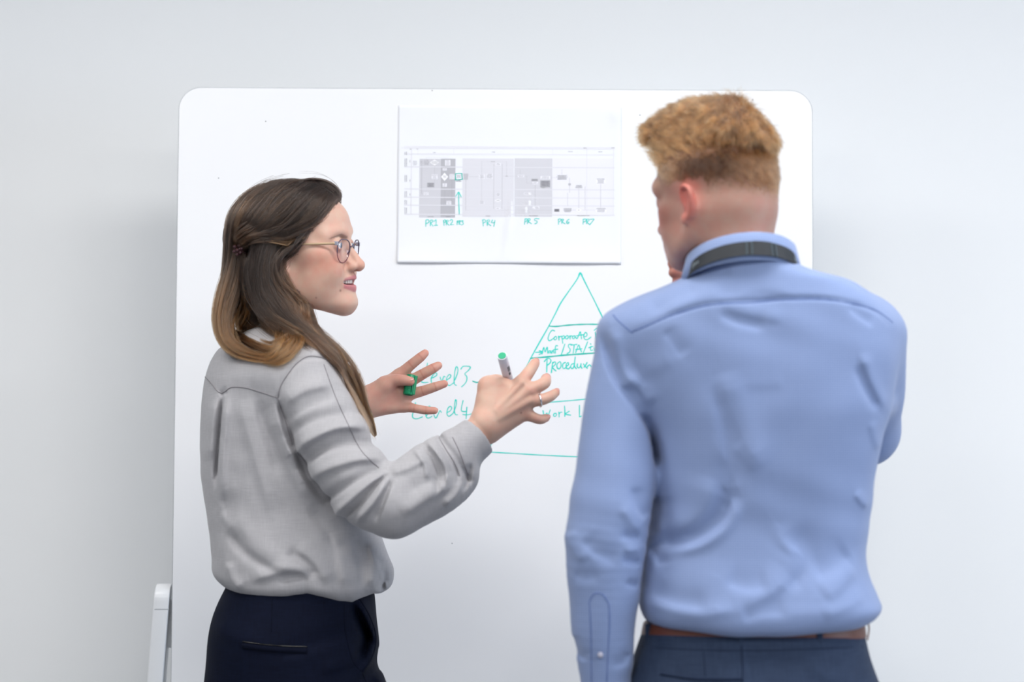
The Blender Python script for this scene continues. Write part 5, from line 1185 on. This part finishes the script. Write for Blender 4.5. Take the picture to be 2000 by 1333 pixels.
def clump(p): return np.stack([np.sin(p[:, 0]*330+p[:, 2]*260), np.sin(p[:, 1]*310-p[:, 2]*350), np.sin(p[:, 0]*240-p[:, 1]*270)], 1)
def grow(roots, kind):
    P = V[roots]+RNG.normal(0, .0007, (len(roots), 3)); N = me_n[roots]; LX = X[roots]
    cl = clump(P)
    if kind == 'top':
        D = N*.62+upv*.36+fw*.58*smoothstep(-.09, .03, LX[:, 0])[:, None]+.22*cl+RNG.normal(0, .11, P.shape)
        back = smoothstep(-.01, -.08, LX[:, 0])[:, None]; D = D-upv*.40*back-fw*.1*back
        D /= np.linalg.norm(D, axis=1)[:, None]
        t = np.full(len(P), .004)
        for _ in range(12):
            d = big.eval((P+D*t[:, None]).astype(np.float32)); t = t+np.maximum(-d, 0)*.8
        Ln = np.clip(t, .007, .068)*RNG.uniform(.62, .96, len(P))*(1+.12*cl[:, 0]*cl[:, 1]+.05*cl[:, 2])
        curl = -N*.45+fw*.25; npt = 7
    else:
        zq = LX[:, 2]-.25*np.clip(LX[:, 0]+.02, 0, .09)+.35*np.clip(-LX[:, 0]-.055, 0, .05); fade = smoothstep(-.03, .060, zq); Ln = (.0008+.0120*fade**2.4)*RNG.uniform(.7, 1.2, len(P))
        if kind == 'low': Ln *= .7
        D = N*.38-upv*.75-fw*.25+RNG.normal(0, .16, P.shape)+.10*cl; D /= np.linalg.norm(D, axis=1)[:, None]; curl = np.tile(-upv*.35, (len(P), 1)); npt = 4
    if kind == 'mid': lite = np.clip(.75*smoothstep(.0, .035, LX[:, 0])+.55*smoothstep(-.055, -.085, LX[:, 0])+.8*(1-fade), 0, 1)
    tt = np.linspace(0, 1, npt); br = RNG.uniform(.6, 1.35, len(P))*(1+.28*cl[:, 0]*cl[:, 1])
    for i in range(len(P)):
        L_ = Ln[i]; pts = P[i]-N[i]*.0012+D[i]*(L_*tt)[:, None]+curl[i]*(L_*tt**2)[:, None]*.5
        a = G1*.8; b = G3 if kind == 'top' else G1*1.25
        if kind == 'mid': a = a+(GL-a)*lite[i]; b = b+(GL*1.1-b)*lite[i]
        data.append((pts, (a+(b-a)*tt[:, None])*br[i]))
grow(top, 'top'); grow(mid, 'mid')
# tufts: the outer hair of the crop, lying forward over the top and downwards at the crown
hn = np.zeros(len(hv)*3, np.float32); hairm.data.vertex_normals.foreach_get('vector', hn); hn = hn.reshape(-1, 3)
kk = np.nonzero(hn @ upv > -.45)[0]; kk = RNG.choice(kk, 26000); P = hv[kk]+hn[kk]*.006+RNG.normal(0, .001, (len(kk), 3)); N = hn[kk]; cl = clump(P*.8); LX = VL[kk]
D = N*(.36+.10*cl[:, :1])+fw*.55*smoothstep(-.10, .02, LX[:, 0])[:, None]+upv*.10*cl[:, 1:2]+lf_*.12*cl[:, 2:3]-upv*.45*smoothstep(.02, -.07, LX[:, 0])[:, None]+RNG.normal(0, .12, P.shape)
D /= np.linalg.norm(D, axis=1)[:, None]; Lt = RNG.uniform(.013, .025, len(P))*(1+.16*cl[:, 0]*cl[:, 1]); tt = np.linspace(0, 1, 6)
for i in range(len(P)):
    pts = P[i]-N[i]*.006+D[i]*(Lt[i]*tt)[:, None]-N[i]*(Lt[i]*.30*tt**2)[:, None]
    bq = np.clip(.86+.62*cl[i, 1]*cl[i, 2]+RNG.normal(0, .15), .3, 1.7); data.append((pts, (G1+(G3-G1)*(tt[:, None]**.8))*bq))
strands('hair_strands', data, .00026, M['hair_m'], hairm)
# ---------------------------------------------------------------- trousers, belt, shoes
T = Solid()
mt = [(1220, 1262, 1686), (1245, 1252, 1690), (1280, 1240, 1697), (1333, 1231, 1707), (1400, 1224, 1712), (1480, 1224, 1708)]
T.loft(rows_px(mt, YM, lambda y: np.interp(y, [1220, 1333, 1480], [3.512, 3.485, 3.49]), lambda y: 3.75), 0, 'add', 2.35, .008)
T.tube([m_(1330, 1440), m_(1335, 1560), m_(1338, 1960), m_(1340, 2300), m_(1342, 2440)], [.098, .095, .072, .070, .072], .05)
T.tube([m_(1602, 1440), m_(1598, 1560), m_(1592, 1960), m_(1590, 2300), m_(1590, 2440)], [.098, .095, .072, .070, .072], .05)
T.fold([m_(x, y) for x, y in [(1448, 1262), (1449, 1300), (1450, 1345)]], .003, -.002, YM)
T.fold([m_(x, y) for x, y in [(1300, 1300), (1340, 1320), (1400, 1330)]], .02, -.003, YM); T.fold([m_(x, y) for x, y in [(1560, 1280), (1600, 1310), (1660, 1320)]], .02, .004, YM)
V2, F2 = T.mesh(.004); tro_m = link('trousers', mesh_np('trousers', V2, F2), M['slate'], man); btm = bvh_of(V2, F2)
seam('seam', btm, [(1449, 1262), (1450, 1300), (1450, 1333)], .0008, M['slate_seam'], tro_m)
seam('seam', btm, [(1254, 1264), (1350, 1270), (1449, 1272), (1560, 1270), (1686, 1264)], .0007, M['slate_seam'], tro_m)
seam('pocket_welt', btm, [(1290, 1318), (1350, 1327), (1400, 1329), (1452, 1328)], .0018, M['slate_seam'], tro_m); seam('dart', btm, [(1374, 1274), (1376, 1300), (1378, 1322)], .0006, M['slate_seam'], tro_m)
Bl = Solid(); Bl.loft(rows_px([(1216, 1258, 1689), (1246, 1252, 1693)], YM, 3.508, 3.754), 0, 'add', 2.35, .004)
V2, F2 = Bl.mesh(.0026); belt = link('belt', mesh_np('belt', V2, F2), M['leather'], man); bbl = bvh_of(V2, F2)
for x in (1266, 1447, 1601):
    p = hit(bbl, x, 1238, 0)
    if p is not None: link('belt_loop', bm_mesh('belt_loop', box_bm(p+[-.0045, -.0030, -.020], p+[.0045, .003, .0145], .001)), M['slate'], tro_m)
p = at(1690, 1228, YM-.02); link('belt_keeper', tube_mesh('belt_keeper', [p+[0, -.02, .016], p+[.004, -.01, .0], p+[0, -.02, -.016]], .0012, 12, 6), M['leather'], belt)
for px in (1342, 1590):
    Sh = Solid(); a = np.array([m_(px, 2440)[0], YM, .0])
    Sh.tube([a+[0, -.07, .045], a+[0, .05, .042], a+[0, .17, .032]], [.043, .047, .036], .01, flat=((0, 0, 1), .9)); Sh.tube([a+[0, -.02, .05], a+[0, 0, .12]], .044, .02); Sh.plane(a+[0, 0, .002], (0, 0, -1), .004)
    V2, F2 = Sh.mesh(.004, 16); link('shoe', mesh_np('shoe', V2, F2), M['shoe'], man)
# ---------------------------------------------------------------- shirt
S = Solid()
sr = [(500, 1392, 1520), (510, 1384, 1532), (522, 1372, 1548), (538, 1345, 1592), (552, 1318, 1650), (568, 1285, 1682), (585, 1255, 1704), (605, 1226, 1722), (630, 1202, 1738), (665, 1192, 1748), (705, 1200, 1750), (760, 1222, 1744), (805, 1242, 1737), (850, 1260, 1722),
      (900, 1268, 1711), (960, 1272, 1703), (1020, 1268, 1698), (1080, 1258, 1691), (1130, 1252, 1699), (1165, 1248, 1712), (1192, 1248, 1720), (1214, 1251, 1708), (1232, 1258, 1692), (1246, 1268, 1680)]
y0 = lambda y: np.interp(y, [500, 522, 560, 620, 700, 800, 900, 1050, 1150, 1200, 1246], [3.502, 3.494, 3.490, 3.482, 3.478, 3.478, 3.485, 3.500, 3.485, 3.478, 3.490])
y1 = lambda y: np.interp(y, [522, 560, 620, 700, 900, 1246], [3.665, 3.70, 3.735, 3.76, 3.765, 3.765])
hx = [at(x, 1230, YM)[0] for x in (1245, 1262, 1300, 1350, 1430, 1500, 1600, 1660, 1700, 1722)]; hz_ = [at(1450, y, YM)[2] for y in (1205, 1219, 1224, 1229, 1236, 1236, 1230, 1223, 1214, 1200)]
S.loft(rows_px(sr, YM, y0, y1), 0, 'add', 2.5, .022, zbot=lambda x: np.interp(x, hx, hz_))
S.ell(m_(1236, 660, -.015), (.050, .060, .048), .05); S.ell(m_(1690, 650, .02), (.050, .06, .050), .05)
S.tube([m_(1236, 672, -.02), m_(1219, 770, -.03), m_(1206, 900, -.042), m_(1194, 1000, -.052), m_(1181, 1085, -.056), m_(1181, 1160, -.052), m_(1178, 1232, -.045), m_(1182, 1292, -.038)], [.051, .056, .060, .0625, .0575, .0520, .0470, .0405], .012, n=40)
S.tube([m_(1183, 1290, -.038), m_(1186, 1375, -.030)], [.0385, .0360], .006)
S.tube([m_(1186, 1372, -.030), m_(1188, 1400, -.028)], [.032, .032], .002, 'sub')
S.tube([m_(1690, 665, .02), m_(1700, 750, .06), m_(1692, 842, .14)], [.050, .052, .050], .03)
S.ell(m_(1712, 792, .03), (.022, .04, .012), .02)
S.tube([m_(1692, 842, .14), m_(1560, 720, .19), m_(1450, 622, .17)], [.050, .048, .038], .02)
z6 = lambda a: [at(1080+x/2.563, 480+y/2.563, YM-.12) for x, y in a]
z7 = lambda a: [at(1080+x/2.857, 900+y/2.857, YM-.12) for x, y in a]
FM = [(z6([(395, 432), (470, 402), (600, 347), (740, 306), (860, 290), (1000, 286), (1150, 272), (1350, 270), (1500, 290), (1620, 325), (1700, 385)]), .0035, -.0028), (z6([(400, 420), (600, 335), (860, 276), (1150, 258), (1350, 256), (1600, 305)]), .006, .0016),
 (z6([(250, 420), (285, 560), (330, 680), (420, 800), (490, 900)]), .008, -.0075), (z6([(290, 400), (330, 540), (380, 650), (450, 700)]), .010, .0080), (z6([(440, 830), (490, 910), (520, 1010), (535, 1110)]), .006, -.016), (z6([(330, 690), (400, 690), (450, 720), (500, 800)]), .010, .0085),
 (z6([(420, 640), (520, 600), (600, 560)]), .018, .003), (z6([(560, 420), (600, 480), (650, 560)]), .012, -.003), (z6([(830, 340), (930, 385), (1060, 410)]), .012, -.0040), (z6([(840, 310), (1000, 350), (1150, 370)]), .012, .003),
 (z6([(840, 640), (880, 780), (930, 900), (1000, 1040), (1060, 1110)]), .020, .0065), (z6([(900, 1000), (960, 1060), (1010, 1130)]), .012, .003), (z6([(800, 700), (850, 850), (880, 1000), (885, 1180), (870, 1340)]), .018, -.0060),
 (z6([(950, 690), (1060, 696), (1150, 684)]), .014, .0015), (z6([(1540, 540), (1590, 660), (1640, 750), (1690, 810)]), .009, .0065), (z6([(1520, 600), (1570, 720), (1640, 820)]), .012, -.006), (z6([(1600, 880), (1630, 960), (1660, 1020)]), .010, .004),
 (z6([(1480, 300), (1540, 350), (1620, 390)]), .010, -.0035), (z6([(480, 330), (600, 260), (740, 200)]), .014, -.004), (z6([(560, 330), (700, 270), (850, 230)]), .012, .003), (z6([(700, 180), (800, 150), (900, 140)]), .010, -.003), (z6([(900, 250), (1050, 220), (1200, 240)]), .010, .0025),
 (z7([(985, 150), (985, 220), (930, 330), (840, 410), (740, 450), (640, 465), (560, 470)]), .013, -.0130), (z7([(1030, 200), (1000, 330), (900, 430), (780, 490), (660, 505)]), .014, .0070), (z7([(900, 100), (850, 250), (750, 350), (650, 390)]), .022, .0050), (z7([(590, 200), (600, 330), (560, 430)]), .014, -.0060),
 (z7([(560, 480), (600, 540), (620, 600)]), .010, -.006), (z7([(1230, 360), (1320, 500), (1340, 600), (1250, 700), (1120, 780), (1000, 830)]), .016, .0055), (z7([(1300, 400), (1400, 520), (1390, 620), (1300, 720)]), .018, -.0060), (z7([(960, 660), (1080, 700), (1200, 690)]), .016, -.0040),
 (z7([(500, 800), (600, 820), (720, 850), (860, 860), (1000, 820)]), .014, .0055), (z7([(560, 740), (700, 790), (860, 810)]), .014, -.0050), (z7([(1450, 640), (1560, 600), (1680, 520)]), .018, -.0050), (z7([(1500, 760), (1600, 700), (1700, 600)]), .016, .0060), (z7([(1500, 880), (1620, 820), (1760, 760)]), .014, .0050), (z7([(1040, 880), (1160, 840), (1300, 840)]), .014, -.0035), (z7([(1700, 180), (1740, 230), (1790, 260)]), .008, .005),
 (z7([(70, 400), (110, 480), (180, 570)]), .012, .0050), (z7([(170, 440), (260, 520), (360, 560)]), .014, -.0040), (z7([(450, 150), (480, 260), (530, 330)]), .010, -.005), (z7([(380, 260), (440, 340), (500, 400)]), .010, .004), (z7([(380, 420), (440, 430), (490, 440)]), .006, -.006), (z7([(390, 560), (440, 570), (490, 580)]), .006, -.006), (z7([(400, 500), (440, 505), (490, 500)]), .006, .005), (z7([(410, 690), (440, 700), (480, 705)]), .006, -.005), (z7([(120, 640), (180, 660), (260, 650)]), .010, -.003),
 (z7([(100, 1000), (150, 1090), (200, 1130)]), .008, -.005), (z7([(430, 1080), (400, 1140), (330, 1150)]), .008, -.004)]
for p, wd_, h_ in FM: S.fold(p, wd_, h_*(.68 if h_ > 0 else .95), YM-.02)
nzm = lambda X: (.0012*np.sin(X[:, 0]*48+X[:, 2]*30+2*np.sin(X[:, 2]*22))*np.sin(X[:, 2]*40-X[:, 0]*18)).astype(np.float32)
S.disp(nzm)
V2, F2 = S.mesh(.0027); shi = link('shirt', mesh_np('shirt', V2, F2), M['shirt'], man); bsm = bvh_of(V2, F2)
q6 = lambda a: [(1080+x/2.563, 480+y/2.563) for x, y in a]; q7 = lambda a: [(1080+x/2.857, 900+y/2.857) for x, y in a]
seam('yoke_seam', bsm, q6([(395, 432), (470, 402), (600, 347), (740, 306), (860, 290), (1000, 286), (1150, 272), (1350, 270), (1500, 290), (1620, 325), (1700, 385)]), .0009, M['shirt_seam'], shi)
seam('armhole_seam', bsm, q6([(300, 345), (330, 380), (400, 440)]), .0008, M['shirt_seam'], shi)
for a in ([(203, 790), (210, 900), (213, 1020), (215, 1237)], [(312, 800), (316, 900), (310, 1020), (300, 1237)], [(203, 790), (222, 752), (246, 742), (280, 752), (312, 800)]): seam('sleeve_placket', bsm, q7(a), .0008, M['shirt_seam'], shi)
p = hit(bsm, 1080+265/2.857, 900+1085/2.857, .0006)
if p is not None: link('button', tube_mesh('button', [p+[0, -.0012, 0], p+[0, .0008, 0]], .0042, 2, 20), M['button'], shi)
# folded collar, swept round the neck and tilted down to the front
cc = m_(1447, 524, -.050)
def ringp(rx, ry, dz, tilt): return lambda a, dr, z: cc+np.array([(rx+dr)*math.cos(a), (ry+dr)*math.sin(a), dz+z-tilt*(math.sin(a)+.25*math.cos(a)*-1)])
rp = ringp(.0755, .0710, .0, .026)
prof = [(.0, -.014), (.0005, .004), (.0015, .0175), (.004, .0195), (.0065, .0180), (.0105, .002), (.0165, -.0225), (.0145, -.0230), (.0085, .002), (.0050, .0120), (.0030, -.0200)]
n = 96; V2 = [rp(2*math.pi*k/n, dr, z) for k in range(n) for dr, z in prof]; q = len(prof)
F2 = [(k*q+j, ((k+1) % n)*q+j, ((k+1) % n)*q+(j+1) % q, k*q+(j+1) % q) for k in range(n) for j in range(q)]
me = mesh_py('collar', V2, F2, True); bm = bmesh.new(); bm.from_mesh(me); bmesh.ops.recalc_face_normals(bm, faces=bm.faces); bm.to_mesh(me); bm.free(); link('collar', me, M['shirt'], shi)
# ---------------------------------------------------------------- lanyard
lan = thing('lanyard', 'black webbing lanyard round the shirt collar of the ginger-haired man', 'lanyard', tuple(rp(-math.pi/2, .014, -.004)))
def strip(name, path, mat, parent, th=.0014, label=None, n=80):
    """flat webbing: control rows of (centre, width vector, outward normal)"""
    A = np.array([np.r_[c, wv, nv] for c, wv, nv in path]); Sx = spline(A, n); V2 = []
    for r in Sx:
        c, wv, nv = r[:3], r[3:6], r[6:9]; nv = nv/np.linalg.norm(nv)
        V2 += [c+wv-nv*th/2, c-wv-nv*th/2, c-wv+nv*th/2, c+wv+nv*th/2]
    F2 = [(4*i+j, 4*i+(j+1) % 4, 4*i+4+(j+1) % 4, 4*i+4+j) for i in range(n-1) for j in range(4)]+[(3, 2, 1, 0), (4*n-4, 4*n-3, 4*n-2, 4*n-1)]
    me = mesh_py(name, V2, F2, False); bm = bmesh.new(); bm.from_mesh(me); bmesh.ops.recalc_face_normals(bm, faces=bm.faces); bm.to_mesh(me); bm.free(); return link(name, me, mat, parent, label)
def lrow(a, hw=.0105, off=0, z0=-.0060):
    q_ = abs(a-1.5*math.pi)/(.42*math.pi); z0 = z0-.012*q_**2; off = off-.0125*q_**6; c = rp(a, .0150+off-.0022*0, z0); up_ = rp(a, .0108, .0)-rp(a, .0150, -.0165); up_ /= np.linalg.norm(up_)
    nv = np.array([math.cos(a), math.sin(a), .25]); return (c+nv*(.0022), up_*hw, nv)
back = [lrow(a) for a in np.linspace(math.pi*1.93, math.pi*1.07, 21)]
chest = lambda x, y, yy: at(x, y, yy)
R0 = [(chest(1462, 830, 3.788), np.array([.010, 0, 0]), np.array([0, 1, 0])), (chest(1520, 680, 3.775), np.array([.010, 0, -.003]), np.array([0, 1, .2])), (chest(1553, 580, 3.735), np.array([.009, -.002, -.004]), np.array([.2, 1, .5]))]
L0 = [(chest(1352, 590, 3.735), np.array([-.009, -.002, -.004]), np.array([-.2, 1, .5])), (chest(1390, 680, 3.775), np.array([-.010, 0, -.003]), np.array([0, 1, .2])), (chest(1448, 830, 3.790), np.array([-.010, 0, 0]), np.array([0, 1, 0]))]
strip('webbing', back, M['lanyard'], lan, label='band round the back of the collar')
strip('webbing', R0[::1]+[(lrow(math.pi*1.93)[0], np.array([.006, -.006, -.006]), np.array([.7, .5, .5]))], M['lanyard'], lan, n=30)
strip('webbing', [(lrow(math.pi*1.07)[0], np.array([-.006, -.006, -.006]), np.array([-.7, .5, .5]))]+L0, M['lanyard'], lan, n=30)
strip('folded_join', [lrow(a, .0108, .0016) for a in np.linspace(math.pi*1.53, math.pi*1.63, 5)], M['lanyard'], lan, n=14)
for a in (1.50, 1.525, 1.63, 1.65): strip('stitch', [lrow(math.pi*(a+d), .0104, .0026) for d in (-.003, 0, .003)], M['lanyard_stitch'], lan, .0006, n=4)
for a0 in (1.20, 1.80):
    for k in range(3): strip('printed_mark', [lrow(math.pi*(a0+.018*k+d), .0035-.0008*k, .0012) for d in (-.005, 0, .005)], M['logo_grey'], lan, .0005, n=4)
